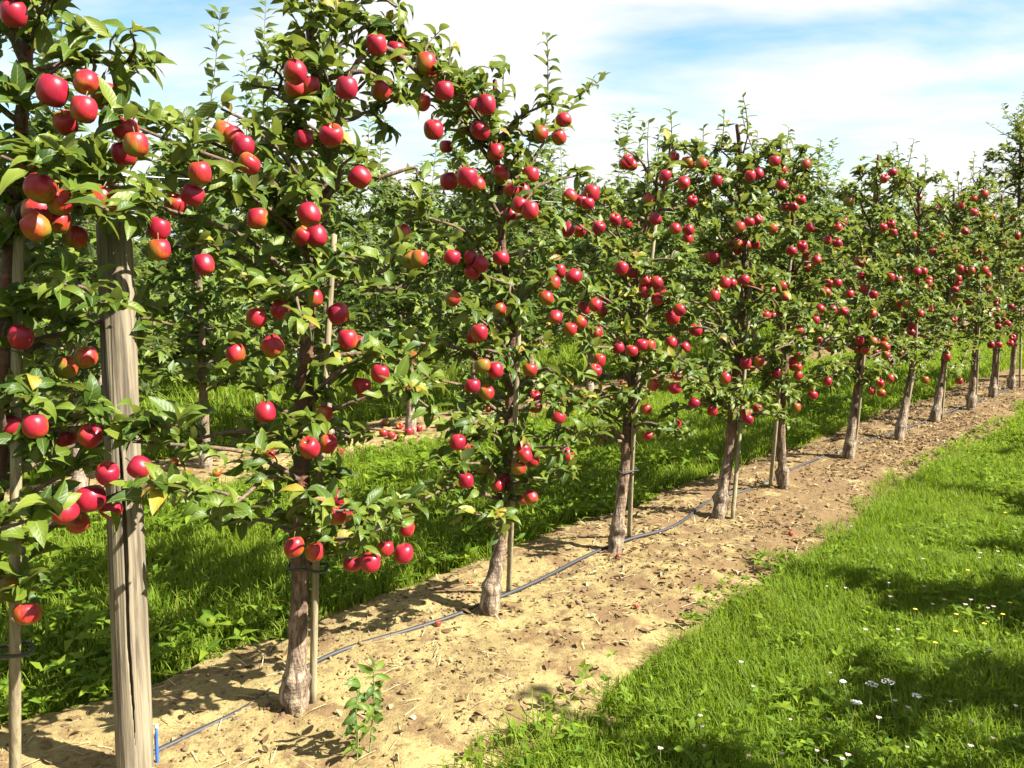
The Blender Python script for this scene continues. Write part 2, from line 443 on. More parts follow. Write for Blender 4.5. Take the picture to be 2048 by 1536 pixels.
def edge_noise(d, s):
    return 0.12 * (fbm(d * 1.6 + s * 31, np.full_like(d, s * 7.7), 3) - 0.5) * 2
STRIPS = {1: (2.02, 3.14), 2: (5.58, 6.62)}
def soil_mask(d, n):
    """>0 on bare soil"""
    best = np.full_like(d, -9.0)
    for k, (a, b) in STRIPS.items():
        if k == 1: a = 1.71 + 0.075 * np.clip(d - 1.8, 0, 4.5)
        best = np.maximum(best, np.minimum(n - (a + edge_noise(d, k + 0.3)), (b + edge_noise(d, k + 5.1)) - n))
    return best
def soil_height(d, n, x, y, fine):
    e = soil_mask(d, n)
    z = ground_z(x, y) + 0.028 * np.clip(e / 0.22, -1, 1)
    if fine:
        z = z + 0.034 * (fbm(x * 3.5, y * 3.5, 3) - 0.5) + 0.010 * (fbm(x * 24, y * 24, 3) - 0.5) + 0.008 * (vnoise(x * 70, y * 70) - 0.5)
    else:
        z = z + 0.03 * (fbm(x * 5, y * 5, 3) - 0.5)
    return z
for k, (a, b) in STRIPS.items():
    fine = k == 1
    d0, d1 = (-0.6, 14.0) if fine else (-2, 34)
    def fn(u, v, fine=fine):
        x, y = u * DX + v * NX, u * DY + v * NY
        return np.stack([x, y, soil_height(u, v, x, y, fine)], 1)
    V, q = grid(d0, d1, 1000 if fine else 300, a - 0.5, b + 0.3, 140 if fine else 30, fn)
    tag(link('soil_strip', mesh('soil_strip', V, q, M['soil'])), ['', 'bare sandy soil strip under the front apple row', 'bare soil strip under the second apple row'][k], kind='structure')
def surf_z(x, y, n1=True):
    d, n = x * DX + y * DY, x * NX + y * NY
    m = soil_mask(np.atleast_1d(d).astype(float), np.atleast_1d(n).astype(float))
    return float(np.where(m > -0.0, soil_height(np.atleast_1d(d).astype(float), np.atleast_1d(n).astype(float), np.atleast_1d(x), np.atleast_1d(y), abs(n - ROW1) < 1), ground_z(np.atleast_1d(x), np.atleast_1d(y)))[0])

# ------------------------------------------------------------------ leaves
def leaf_template(curl, fold, twist, wid=0.46, petiole=0.16, lobed=0.0):
    """unit-long leaf along +X, normal +Z: verts, tris, uv"""
    us = np.array([0.0, 0.14, 0.36, 0.62, 0.84])
    ws = np.array([0.05, 0.62, 1.0, 0.86, 0.46]) * wid * 0.5
    V, uv = [], []
    def spine(u):
        a = curl * u * u
        return np.array([u - 0.25 * curl * curl * u ** 3, 0, -a * 0.5 * u])
    V.append(np.array([-petiole, 0, 0.02])); uv.append((0, 0.5))
    for u, w in zip(us, ws):
        s = spine(u); tw = twist * u
        for sgn in (-1, 0, 1):
            y, z = sgn * w, abs(sgn) * w * fold + (0.02 * math.sin(u * 9 + sgn) if sgn else 0)
            V.append(s + np.array([0, y * math.cos(tw) - z * math.sin(tw), y * math.sin(tw) + z * math.cos(tw)])); uv.append((u, 0.5 + 0.5 * sgn))
    V.append(spine(1.0)); uv.append((1, 0.5))
    T = [(0, 1, 2), (0, 2, 3)]
    for k in range(4):
        a = 1 + 3 * k; b = a + 3
        T += [(a, b, b + 1), (a, b + 1, a + 1), (a + 1, b + 1, b + 2), (a + 1, b + 2, a + 2)]
    a = 13
    T += [(a, 16, a + 1), (a + 1, 16, a + 2)]
    return np.array(V), np.array(T)[:, ::-1][:, [0, 2, 1]][:, [0, 1, 2]], np.array(uv)
def fix_up(tpl):                            # faces look along +Z
    V, T, uv = tpl
    n = np.cross(V[T[:, 1]] - V[T[:, 0]], V[T[:, 2]] - V[T[:, 0]])
    T = T.copy(); f = n[:, 2] < 0; T[f] = T[f][:, ::-1]
    return V, T, uv
LEAVES = [fix_up(leaf_template(c, f, t, w)) for c, f, t, w in [(0.6, 0.45, 0.25, 0.44), (1.0, 0.35, -0.4, 0.46), (0.35, 0.6, 0.4, 0.40), (1.35, 0.5, 0.2, 0.42), (0.8, 0.75, -0.3, 0.46), (0.2, 0.3, -0.6, 0.46)]]
def coarse_template(curl, fold, wid=0.5):
    V = np.array([(0, 0, 0), (0.45, -wid / 2, fold * wid / 2 - curl * 0.1), (0.45, 0, -curl * 0.1), (0.45, wid / 2, fold * wid / 2 - curl * 0.1), (1, 0, -curl * 0.5)])
    return fix_up((V, np.array([(0, 1, 2), (0, 2, 3), (1, 4, 2), (2, 4, 3)]), np.array([(0, .5), (.45, 0), (.45, .5), (.45, 1), (1, .5)])))
COARSE = [coarse_template(*a) for a in [(0.5, 0.3), (0.9, 0.5, 0.45), (0.2, 0.2, 0.55), (1.2, 0.4)]]

def leaf_mats(L):
    """list of (pos, dir, normal, size) -> pos, 3x3"""
    P = np.array([tuple(l[0]) for l in L]); t = np.array([tuple(l[1]) for l in L]); n = np.array([tuple(l[2]) for l in L]); s = np.array([l[3] for l in L])
    t /= np.linalg.norm(t, axis=1)[:, None] + 1e-9
    y = np.cross(n, t); y /= np.linalg.norm(y, axis=1)[:, None] + 1e-9
    z = np.cross(t, y)
    return P, np.stack([t, y, z], 2) * s[:, None, None]
def scatter(name, P, R, templates, mat, tint=None, parent=None):
    """one mesh of transformed templates"""
    N = len(P); pick = rng.integers(0, len(templates), N)
    if tint is None: tint = rng.random(N)
    V, T, U, A, o = [], [], [], [], 0
    for k, (tv, tt, tu) in enumerate(templates):
        m = pick == k; c = int(m.sum())
        if not c: continue
        v = np.einsum('nij,vj->nvi', R[m], tv) + P[m][:, None, :]
        V.append(v.reshape(-1, 3)); T.append((tt[None] + (np.arange(c) * len(tv))[:, None, None] + o).reshape(-1, 3))
        U.append(np.tile(tu, (c, 1))); A.append(np.repeat(tint[m], len(tv))); o += c * len(tv)
    me = mesh(name, np.concatenate(V), np.concatenate(T), mat, uv=np.concatenate(U), attrs={'tint': np.concatenate(A)})
    return link(name, me, parent)

def rv(s=1.0): return Vector((random.gauss(0, s), random.gauss(0, s), random.gauss(0, s)))
def rosette(L, p, axis, count, size, spread=1.0):
    """leaves fanning out of a spur at p"""
    a0 = random.random() * 6.28
    for i in range(count):
        az = a0 + i * 2.4 + random.gauss(0, 0.3)
        el = random.gauss(0.25, 0.5)
        t = Vector((math.cos(az) * math.cos(el), math.sin(az) * math.cos(el), math.sin(el))) * spread + axis * 0.5
        nrm = Vector((0, 0, 0.45)) + rv(0.42) + SUN * 0.95
        L.append((p + rv(0.008), t, nrm, size * random.uniform(0.65, 1.15)))
def shoot(L, twigs, p, d, length, size, r=0.004):
    """an upright leafy shoot, leaves alternating up the stem"""
    d = d.normalized(); side = d.cross(Vector((random.gauss(0, 1), random.gauss(0, 1), 0.1))).normalized()
    pts = [p + d * length * k / 4 + side * 0.05 * length * math.sin(k * 0.8) for k in range(5)]
    twigs.append((pts, [r, r * 0.35]))
    S = smooth_poly(pts, 6); n = max(4, int(length / 0.021)); az = random.random() * 6.28
    for i in range(n):
        f = (i + 0.6) / n; q = S[min(len(S) - 1, int(f * (len(S) - 1)))]
        az += 2.4 + random.gauss(0, 0.5)
        h = Vector((math.cos(az), math.sin(az), 0))
        t = h * 1.0 + Vector((0, 0, 0.25 + 0.6 * f * f)) + rv(0.2)
        nrm = Vector((0, 0, 1)) - h * 0.2 + rv(0.4)
        L.append((q, t, nrm, size * (1.0 - 0.35 * f) * random.uniform(0.8, 1.1)))
def branch_leaves(L, pts, size, step=0.055, dens=5, start=0.2):
    S = smooth_poly(pts, 8); acc = 0
    tot = sum((S[i + 1] - S[i]).length for i in range(len(S) - 1)); run = 0; nxt = tot * start
    for i in range(len(S) - 1):
        seg = (S[i + 1] - S[i]); ln = seg.length
        while nxt <= run + ln:
            p = S[i] + seg * ((nxt - run) / max(ln, 1e-6))
            off = rv(0.025)
            rosette(L, p + off, seg.normalized(), random.choice((dens - 1, dens, dens, dens + 1)), size)
            nxt += step * random.uniform(0.7, 1.35)
        run += ln
    rosette(L, S[-1], (S[-1] - S[-2]).normalized(), dens + 1, size)

# ------------------------------------------------------------------ apple
def apple_mesh(sx, sz, skew):
    prof = [(0.0, 0.62), (0.07, 0.63), (0.16, 0.74), (0.30, 0.86), (0.50, 0.93), (0.72, 0.86), (0.90, 0.62), (0.99, 0.28), (1.0, -0.05), (0.94, -0.38), (0.80, -0.66), (0.60, -0.83), (0.40, -0.90), (0.24, -0.87), (0.12, -0.78), (0.0, -0.76)]
    S = 20; V = []; q = []; t = []
    for i, (r, z) in enumerate(prof):
        if r == 0: V.append((0, 0, z * sz)); continue
        for j in range(S):
            a = 2 * math.pi * j / S
            w = 1 + (0.025 * math.cos(5 * a + skew) if z < 0 else 0.012 * math.cos(3 * a + skew))
            V.append((math.cos(a) * r * sx * w, math.sin(a) * r * w, z * sz + 0.06 * skew * math.cos(a) * r))
    n = len(prof) - 2
    for i in range(n - 1):
        for j in range(S): q.append((1 + i * S + j, 1 + (i + 1) * S + j, 1 + (i + 1) * S + (j + 1) % S, 1 + i * S + (j + 1) % S))
    for j in range(S):
        t.append((0, 1 + j, 1 + (j + 1) % S)); e = 1 + (n - 1) * S
        t.append((e + j, len(V) - 1, e + (j + 1) % S))
    return mesh('apple', V, [np.array(q), np.array(t)], M['apple'])
APPLES = [apple_mesh(1.0, 0.98, 0.4), apple_mesh(0.97, 1.03, -0.6), apple_mesh(1.02, 0.93, 1.0), apple_mesh(1.0, 1.06, 0.1), apple_mesh(1.06, 0.9, -1.6), apple_mesh(0.95, 0.98, 2.0)]
_v, _q, _t, _u = tube([(0, 0, 0.6), (0.03, 0.02, 0.9), (0.12, 0.03, 1.25), (0.2, 0.05, 1.5)], [0.05, 0.035, 0.05], 6)
STALK = mesh('stalk', _v, [_q, _t], M['stalk'], uv=_u)
SUN_AZ = math.atan2(SUN.y, SUN.x)
def place_apple(p, r, parent=None, org=Vector((0, 0, 0)), stalk=True, tilt=0.5, name='apple', ripe=None):
    o = link(name, random.choice(APPLES), parent)
    if ripe is None: ripe = min(1.0, random.uniform(0.22, 0.98) + 0.05)
    o.color = (ripe, 0, 0, 1)                # how far the red cheek has spread on this fruit
    yaw = SUN_AZ + math.pi / 2 + random.gauss(-0.25, 0.6)
    R = Quaternion((random.gauss(0, 1), random.gauss(0, 1), 0), random.gauss(0, tilt)) @ Quaternion((0, 0, 1), yaw)
    o.matrix_basis = Matrix.LocRotScale(p - org, R, Vector((r, r, r)))
    if stalk: link('stalk', STALK, o)
    return o

# ------------------------------------------------------------------ front row: what the photograph shows, tree by tree
A_PX = """105,183,62 172,165,42 212,195,58 168,220,52 132,247,20 250,258,50 272,290,42 248,308,48 82,377,60 77,423,62 120,405,44 73,455,54 118,445,48 150,475,48 200,397,50 235,403,38 42,675,46 132,735,46 172,715,42 27,28,34
22,851,48 70,853,46 132,873,30 180,872,32 215,948,42 280,935,44 181,998,58 222,1017,42 130,1025,52 155,1045,42 55,1228,50
447,265,46 487,293,44 466,274,40 498,328,42 400,347,42 386,390,36 350,410,44 318,458,42 318,500,42 408,530,34 515,438,44
590,145,46 593,178,44 620,172,40 693,177,44 753,90,42 791,104,40 763,181,42 798,190,38 852,128,42 855,152,36 888,182,40 844,205,34 608,278,38 663,271,48 720,355,44 618,430,46 633,473,42 603,472,26 805,466,34 822,520,38 838,518,34 627,597,30 560,620,38 513,636,30 677,628,44 695,680,40 718,690,28 546,693,44 472,708,38 760,748,30 723,775,40 810,787,28 530,825,42 646,828,38 619,896,42 655,888,38 675,995,38 674,1032,38 690,1025,30 589,1095,42 629,1104,38 741,1125,42 705,1127,36 807,1108,40 813,1057,28 770,1097,28
938,208,40 972,210,40 867,260,40 960,262,38 991,305,36 1000,350,36 898,363,36 934,356,42 955,370,30 1023,380,28 1046,382,28 1020,430,30 1128,240,28 1081,267,28 1118,275,28 1140,393,28 1182,387,34 1162,402,28 1175,408,26 1135,460,26 1160,462,26 1197,455,26 1230,440,24 1253,447,24 942,517,30 962,528,34 1002,517,32 945,545,28 904,515,30 905,597,30 998,620,28 948,673,30 1118,542,28 1147,553,32 1106,566,30 1092,597,28 1167,617,30 1190,610,26 1110,635,26 1140,659,28 1160,645,28 1192,665,26
965,732,30 991,741,32 945,772,30 973,786,28 1060,740,26 1117,835,28 1133,910,32 1065,920,30 1050,912,28 1037,937,30 1047,900,24 932,962,30 915,885,24 932,893,24 1045,998,26 1062,995,24
1237,696,22 1263,702,22 1283,690,24 1299,692,22 1342,685,24 1369,695,22 1198,721,20 1190,742,22 1320,747,22 1356,750,22 1306,770,22 1327,772,22 1350,777,20 1291,819,22 1351,850,18 1294,870,20 1391,661,26 1358,620,26 1345,635,30 1243,537,24 1265,545,22 1290,562,22 1320,583,24 1311,438,24 1350,458,22 1377,460,22 1375,478,20 1297,400,22 1384,403,20 1347,316,24 1376,325,26 1403,327,24
1433,362,20 1516,348,24 1500,352,20 1549,322,24 1563,340,20 1611,328,16 1586,414,20 1570,413,18 1602,400,16 1492,490,22 1510,490,18 1475,487,18 1583,502,20 1604,492,16 1620,455,18 1488,560,22 1450,566,20 1463,567,18 1497,566,20 1520,578,20 1541,581,18 1563,573,20 1567,593,18 1428,592,18 1531,632,18 1546,632,18 1598,660,20 1491,727,24 1517,724,22 1450,757,22 1553,745,20 1388,806,18 1425,822,20 1515,817,16 1592,815,16 1625,790,20
1697,403,22 1687,444,18 1675,455,16 1675,487,18 1633,520,20 1720,524,22 1658,567,18 1675,566,18 1699,588,18 1723,553,16 1626,623,18 1640,618,16 1665,620,16 1687,623,18 1744,628,18 1652,657,16 1635,680,18 1719,681,18 1743,658,16 1753,685,16 1770,680,16 1716,700,16 1772,710,16 1655,763,16 1780,757,16 1760,767,16 1743,783,16 1762,786,15
1785,345,18 1768,358,15 1812,362,14 1766,455,16 1782,448,16 1786,465,16 1826,470,15 1780,555,18 1797,559,16 1835,542,14 1847,543,15 1795,610,17 1813,608,14 1857,617,17 1840,628,15 1898,690,15 1894,714,15 1850,760,13 1918,762,15
1968,388,17 1947,397,14 1985,434,13 1970,432,13 1930,463,15 1969,521,15 1969,541,15 1915,537,14 1943,541,13 1910,505,14 1912,600,16 1940,605,14 1907,639,14 2005,632,13 2010,490,14 1982,690,14 1998,690,14 2025,675,13 2021,687,13 1865,505,15 1880,470,15"""
A_PX = [tuple(map(float, s.split(','))) for s in A_PX.split()]

# trunk lines (photo pixels, foot first), stem radius at foot, height of the crown's foot, cane line, reach of branches
ROW = [
 dict(tr=[(-75, 1720), (-40, 1300), (0, 800), (30, 400), (55, 100), (60, -100)], r=0.045, lo=0.62, cane=[(30, 1640), (30, 1250), (34, 700), (38, 470)], reach=0.50, seed=1),
 dict(tr=[(590, 1435), (592, 1330), (600, 1180), (606, 800), (626, 540), (655, 360), (640, 220), (620, 60), (612, -60)], r=0.043, lo=0.54, cane=[(625, 1420), (632, 1130), (652, 740), (668, 470)], reach=0.50, seed=2),
 dict(tr=[(980, 1240), (983, 1178), (996, 1124), (1007, 1033), (1014, 946), (1023, 805), (1026, 690), (1010, 560), (1000, 430), (992, 280), (990, 160)], r=0.038, lo=0.50, cane=[(1017, 1195), (1026, 950), (1038, 640), (1042, 500)], reach=0.46, seed=3),
 dict(tr=[(1224, 1118), (1234, 1075), (1238, 1033), (1249, 942), (1256, 828), (1272, 700), (1272, 560), (1276, 480), (1312, 425), (1340, 330), (1350, 290)], r=0.037, lo=0.60, cane=[(1258, 1085), (1268, 850), (1290, 640), (1312, 440)], reach=0.46, seed=4),
 dict(tr=[(1434, 1042), (1446, 981), (1461, 884), (1470, 770), (1482, 640), (1492, 480), (1484, 340), (1474, 250)], r=0.042, lo=0.58, cane=[(1464, 1045), (1480, 860), (1498, 620), (1504, 520)], reach=0.46, seed=5),
 dict(tr=[(1568, 980), (1563, 900), (1563, 830), (1574, 680), (1588, 520), (1584, 400), (1578, 300)], r=0.037, lo=0.62, cane=[(1540, 980), (1552, 850), (1570, 640), (1585, 480)], reach=0.46, seed=6),
 dict(tr=[(1696, 925), (1703, 860), (1717, 760), (1724, 650), (1742, 480), (1752, 360), (1757, 310)], r=0.041, lo=0.66, cane=[(1706, 920), (1722, 780), (1740, 560)], reach=0.46, seed=7),
 dict(tr=[(1796, 886), (1808, 820), (1824, 740), (1832, 600), (1838, 450), (1836, 345)], r=0.040, lo=0.66, cane=[(1806, 880), (1830, 700), (1836, 560)], reach=0.46, seed=8),
 dict(tr=[(1868, 850), (1878, 790), (1888, 730), (1897, 600), (1905, 460), (1908, 380)], r=0.042, lo=0.70, cane=[(1882, 845), (1894, 700), (1902, 560)], reach=0.46, seed=9),
 dict(tr=[(1941, 824), (1945, 770), (1950, 710), (1955, 600), (1960, 450), (1960, 350)], r=0.043, lo=0.72, cane=[(1950, 820), (1956, 700), (1960, 560)], reach=0.46, seed=10),
 dict(tr=[(1984, 800), (1988, 750), (1992, 700), (1998, 600), (2002, 470), (2004, 390)], r=0.040, lo=0.72, cane=[(1992, 798), (1998, 700), (2002, 540)], reach=0.46, seed=11),
 dict(tr=[(2022, 782), (2025, 740), (2029, 690), (2034, 560), (2038, 400), (2042, 250)], r=0.040, lo=0.72, cane=[(2040, 780), (2041, 700), (2044, 540)], reach=0.62, seed=12),
 dict(tr=[(2066, 768), (2070, 700), (2076, 560), (2078, 400), (2080, 300)], r=0.040, lo=0.72, cane=[(2074, 766), (2080, 700), (2082, 540)], reach=0.44, seed=13),
 dict(tr=[(2098, 756), (2102, 690), (2106, 560), (2108, 400), (2110, 330)], r=0.040, lo=0.72, cane=[(2106, 756), (2110, 700), (2112, 540)], reach=0.44, seed=14),
]
ROW_LABEL = [
 'leafy apple tree at the left edge, red and yellow-green apples hanging beside the wooden post',
 'tall apple tree just right of the wooden post, its trunk behind the leafy seedling',
 'apple tree with two upright leafy shoots standing against the sky above three apples',
 'slender apple tree with a bulging graft at its foot and trunk kinked near top',
 'apple tree with a stout reddish trunk leaning right, a pale cane against it',
 'straight thin-trunked apple tree, knobbly collar at its foot, a cane on its left',
 'seventh apple tree of the front row, with a rust-brown trunk leaning right',
 'eighth apple tree of the front row, its pale trunk leaning right above a dark knob',
 'ninth apple tree of the front row, with one lone apple hanging low to its right',
 'tenth apple tree of the front row, its straight grey trunk clear of low branches',
 'eleventh apple tree of the front row, beside two close thin trunks at the right edge',
 'tallest far apple tree of the front row, its leafy top cut by the right edge',
 'apple tree of the front row just past the right edge of view',
 'last apple tree of the front row past the right edge of view',
]
PRUNE = [(800, 330, 45), (790, 610, 55), (420, 600, 60), (400, 720, 60), (880, 440, 30), (480, 150, 90), (1240, 300, 80), (330, 700, 50), (1050, 150, 40)]

ROW_GROUP = 'apple trees of the front row'
trunks = []
for T in ROW:
    foot = ground(*T['tr'][0])
    d0, n0 = to_dn(foot)
    trunks.append((foot, d0, n0))
GREEN = {(73, 455), (118, 445), (150, 475), (200, 397), (235, 403), (132, 735), (172, 715), (155, 1045), (55, 1228), (629, 1104), (805, 466), (822, 520), (838, 518), (905, 597), (973, 786), (1045, 998), (132, 247), (400, 347), (498, 328), (350, 410), (1092, 597), (1106, 566)}
apples_of = [[] for _ in ROW]
for (px, py, dm) in A_PX:
    ps = [on_plane(px, py, t[2]) for t in trunks]
    ds = [abs(to_dn(ps[i])[0] - (trunks[i][1] + 0.06 * 0)) for i in range(len(ROW))]
    i = int(np.argmin(ds))
    if 1060 < px < 1190 and py < 420: i = 2
    off = random.uniform(-0.30, -0.04) if py < 1150 else -0.15
    p = on_plane(px, py, trunks[i][2] + off)
    fw = project(p)[0, 2]
    r = min(0.043, max(0.030, dm * 0.5 * fw / F))
    apples_of[i].append((p, r, (0.05 if dm > 39 and px < 300 else 0.25) if (px, py) in GREEN else None))

random.seed(77)
for i in range(2, len(ROW)):                 # fruit half hidden in the crowns
    for k in range(6 if i < 4 else 9):
        d = trunks[i][1] + random.gauss(0, 0.25); n = trunks[i][2] + random.uniform(-0.32, 0.15)
        z = random.uniform(ROW[i]['lo'] + 0.1, 2.1)
        for j in range(random.choice((1, 2, 2, 3))):
            apples_of[i].append((dn(d, n, z) + Vector((random.gauss(0, 0.032), random.gauss(0, 0.025), random.gauss(0, 0.035))), random.uniform(0.027, 0.034), None))

def tree_trunk_pts(T, foot, n0):
    pts = [foot - Vector((0, 0, 0.05))]
    for (px, py) in T['tr'][1:]:
        pts.append(on_plane(px, py, n0))
    return pts
def at_height(S, z):
    for a, b in zip(S, S[1:]):
        if (a.z - z) * (b.z - z) <= 0 and abs(a.z - b.z) > 1e-6:
            return a.lerp(b, (z - a.z) / (b.z - a.z))
    return S[-1] if z > S[-1].z else S[0]

def trunk_radii(S, r, foot):
    H = S[-1].z
    R = []
    for p in S:
        h = p.z - foot.z
        k = r * (0.86 - 0.62 * min(1, max(0, h / max(H, 0.1))))
        k += r * 0.42 * math.exp(-((h - 0.115) / 0.024) ** 2) + r * 0.30 * math.exp(-((h - 0.05) / 0.05) ** 2)
        R.append(max(k, 0.008))
    return R

for i, T in enumerate(ROW):
    random.seed(100 + T['seed'])
    foot, d0, n0 = trunks[i]
    foot.z = surf_z(foot.x, foot.y)
    root = tag(empty('apple_tree', foot), ROW_LABEL[i], 'apple tree', ROW_GROUP)
    near = i <= 7
    S = smooth_poly(tree_trunk_pts(T, foot, n0), 10)
    # even steps along the lower trunk so that the graft bulge shows
    S2 = []
    for a, b in zip(S, S[1:]):
        m = max(1, int((b - a).length / 0.025))
        S2 += [a.lerp(b, k / m) for k in range(m)]
    S = S2 + [S[-1]]
    V, q, t, uv = tube(S, trunk_radii(S, T['r'], foot), 20 if i < 6 else 10, 0.24)
    link('trunk', mesh('trunk', V - np.array(foot), [q, t], M['bark'], uv=uv), root)
    top = S[-1]; H = top.z
    L, twigs = [], []
    T['den'] = [0.8, 0.62, 0.66, 0.75, 0.85][i] if i < 5 else 1.0
    lsz = [0.088, 0.084, 0.080][i] if i < 3 else 0.074
    # spurs that carry the apples
    todo = sorted(apples_of[i], key=lambda a: a[0].z); groups = []
    for a in todo:
        for g in groups:
            if (g[0][0] - a[0]).length < 0.15: g.append(a); break
        else: groups.append([a])
    for g in groups:
        c = sum((a[0] for a in g), Vector()) / len(g); topz = max(a[0].z + a[1] for a in g)
        end = Vector((c.x, c.y, topz + 0.035)) + Vector((NX, NY, 0)) * 0.03
        hz = (end - at_height(S, end.z)); hz.z = 0
        z0 = max(T['lo'] + 0.02, min(H - 0.08, end.z - 0.10 - 0.25 * hz.length))
        s = at_height(S, z0)
        mid = s.lerp(end, 0.5) + Vector((0, 0, 0.06 * hz.length + 0.02)) + rv(0.02)
        pts = [s, s.lerp(mid, 0.55) + rv(0.01), mid, end]
        twigs.append((pts, [0.011, 0.004]))
        branch_leaves(L, pts, lsz, 0.055 / T['den'], 5, 0.3)
        rosette(L, end + Vector((0, 0, 0.015)), Vector((0, 0, 0.3)), 5, lsz * 1.05)
    # other branches
    h = T['lo'] + 0.03; az = random.random() * 6.28
    while h < H - 0.12:
        f = (h - T['lo']) / max(0.1, H - T['lo'])
        az += 2.4 + random.gauss(0, 0.4)
        ln = T['reach'] * (1.0 - 0.55 * f ** 1.4) * random.uniform(0.6, 1.1)
        s = at_height(S, h)
        dv = Vector((math.cos(az), math.sin(az), 0))
        up = random.uniform(0.05, 0.55)
        pts = [s, s + dv * ln * 0.45 + Vector((0, 0, ln * 0.45 * up)) + rv(0.015), s + dv * ln * 0.8 + Vector((0, 0, ln * 0.7 * up - 0.01)) + rv(0.02), s + dv * ln + Vector((0, 0, ln * (0.75 * up - 0.10))) + rv(0.02)]
        twigs.append((pts, [0.010, 0.0035]))
        branch_leaves(L, pts, lsz, 0.045 / T['den'], 5 if i < 4 else 6, 0.2)
        if random.random() < 0.75:
            q0 = pts[2]; side = dv.cross(Vector((0, 0, 1))) * random.choice((-1, 1))
            e = q0 + (dv * 0.4 + side).normalized() * ln * 0.45 + Vector((0, 0, 0.05))
            twigs.append(([q0, q0.lerp(e, 0.5) + rv(0.01), e], [0.006, 0.003]))
            branch_leaves(L, [q0, q0.lerp(e, 0.5), e], lsz, 0.05 / T['den'], 5, 0.15)
        h += random.uniform(0.05, 0.085)
    # leaves close to the stem and the leader
    for k in range(int((H - T['lo']) / 0.045)):
        p = at_height(S, T['lo'] + 0.1 + k * 0.045)
        if random.random() < 0.7: rosette(L, p + rv(0.05), Vector((0, 0, 0.4)), 4, lsz)
    # shoots at the top
    if i == 2:
        for (a, b) in [((1088, 285), (1094, 66)), ((1112, 262), (1212, 152)), ((1005, 200), (1010, 120)), ((880, 215), (905, 95))]:
            p0, p1 = on_plane(*a, n0 - 0.05), on_plane(*b, n0 - 0.05)
            shoot(L, twigs, p0, p1 - p0, (p1 - p0).length, lsz * 1.3)
        s0, s1 = at_height(S, 1.9), on_plane(1088, 285, n0 - 0.05)
        twigs.append(([s0, s0.lerp(s1, 0.5) + Vector((0, 0, -0.05)), s1], [0.010, 0.006]))
        branch_leaves(L, [s0, s0.lerp(s1, 0.5) + Vector((0, 0, -0.05)), s1], lsz, 0.07, 4, 0.3)
    elif i == 1:
        pts = [on_plane(655, 330, n0), on_plane(700, 150, n0 - 0.1), on_plane(770, 95, n0 - 0.15), on_plane(860, 165, n0 - 0.12), on_plane(935, 195, n0 - 0.08)]
        twigs.append((pts, [0.013, 0.005])); branch_leaves(L, pts, lsz, 0.07, 4, 0.35)
        for (a, b) in [((640, 160), (560, -10)), ((650, 150), (690, -20)), ((715, 110), (700, 10)), ((625, 80), (615, -90)), ((850, 100), (882, 60)), ((895, 160), (900, 80))]:
            p0, p1 = on_plane(*a, n0 - 0.05), on_plane(*b, n0 - 0.05)
            shoot(L, twigs, p0, p1 - p0, (p1 - p0).length, lsz * 1.3)
    else:
        if i == 0:
            s0, s1 = at_height(S, 1.72), on_plane(290, 385, n0 - 0.3)
            for tgt in (on_plane(290, 385, n0 - 0.34), on_plane(215, 420, n0 - 0.44)):
                pts = [s0, s0.lerp(tgt, 0.5) + Vector((0, 0, 0.05)), tgt]
                twigs.append((pts, [0.009, 0.004])); branch_leaves(L, pts, lsz, 0.05, 5, 0.35)
        for k in range(3 if i else 5):
            p0 = top + Vector((random.gauss(0, 0.10), random.gauss(0, 0.10), random.uniform(-0.25, -0.02)))
            shoot(L, twigs, p0, Vector((random.gauss(0, 0.22), random.gauss(0, 0.22), 1)), random.uniform(0.18, 0.32) if i != 11 else 0.5, lsz * 1.1)
            twigs.append(([at_height(S, p0.z - 0.12), p0.lerp(at_height(S, p0.z - 0.12), 0.5), p0], [0.007, 0.004]))
    if i == 11:
        for k in range(26):
            p0 = at_height(S, random.uniform(2.0, H - 0.05))
            shoot(L, twigs, p0, Vector((random.gauss(0, 0.6), random.gauss(0, 0.6), 0.8)), random.uniform(0.25, 0.5), lsz * 1.25)
    # keep the apples in view: leaves right in front of one are pruned, and the open gaps too
    P, R = leaf_mats(L)
    cen = P + R[:, :, 0] * 0.5
    keep = np.ones(len(P), bool); rnd = rng.random(len(P))
    pr = project(cen)
    for p, r, _k in apples_of[i]:
        a = project(p)[0]; rp = r * F / a[2]
        m = (np.hypot(pr[:, 0] - a[0], pr[:, 1] - a[1]) < rp * 0.9 + 4) & (pr[:, 2] < a[2] + 0.02)
        keep &= ~(m & (rnd < 0.80))
        inside = np.linalg.norm(cen - np.array(p), axis=1) < r * 1.05
        keep &= ~inside
    for (x, y, rr) in PRUNE:
        keep &= ~((np.hypot(pr[:, 0] - x, pr[:, 1] - y) < rr) & (rnd < 0.8))
    keep &= cen[:, 2] > foot.z + 0.25
    P, R, pr = P[keep] - np.array(foot), R[keep], pr[keep]
    T['count'] = len(P)
    for pts, rad in twigs:
        V, q, t, uv = tube(smooth_poly(pts, 4), rad, 6)
        link('branch', mesh('branch', V - np.array(foot), [q, t], M['twig'], uv=uv), root)
    part = np.zeros(len(P), bool)
    if near:
        vis = (pr[:, 0] > 0) & (pr[:, 0] < 2048) & (pr[:, 1] > 0) & (pr[:, 1] < 1536)
        order = np.argsort(np.where(vis, pr[:, 2], 99))[:300]
        part[order] = True
        if i == 0:
            LEAF_MESH = [mesh('leaf', v, t_, M['leaf'], uv=u, attrs={'tint': np.zeros(len(v))}) for v, t_, u in LEAVES]
        for k in order:
            o = link('leaf', LEAF_MESH[random.randrange(len(LEAF_MESH))], root)
            m4 = Matrix([list(R[k][0]) + [P[k][0]], list(R[k][1]) + [P[k][1]], list(R[k][2]) + [P[k][2]], [0, 0, 0, 1]])
            o.matrix_basis = m4
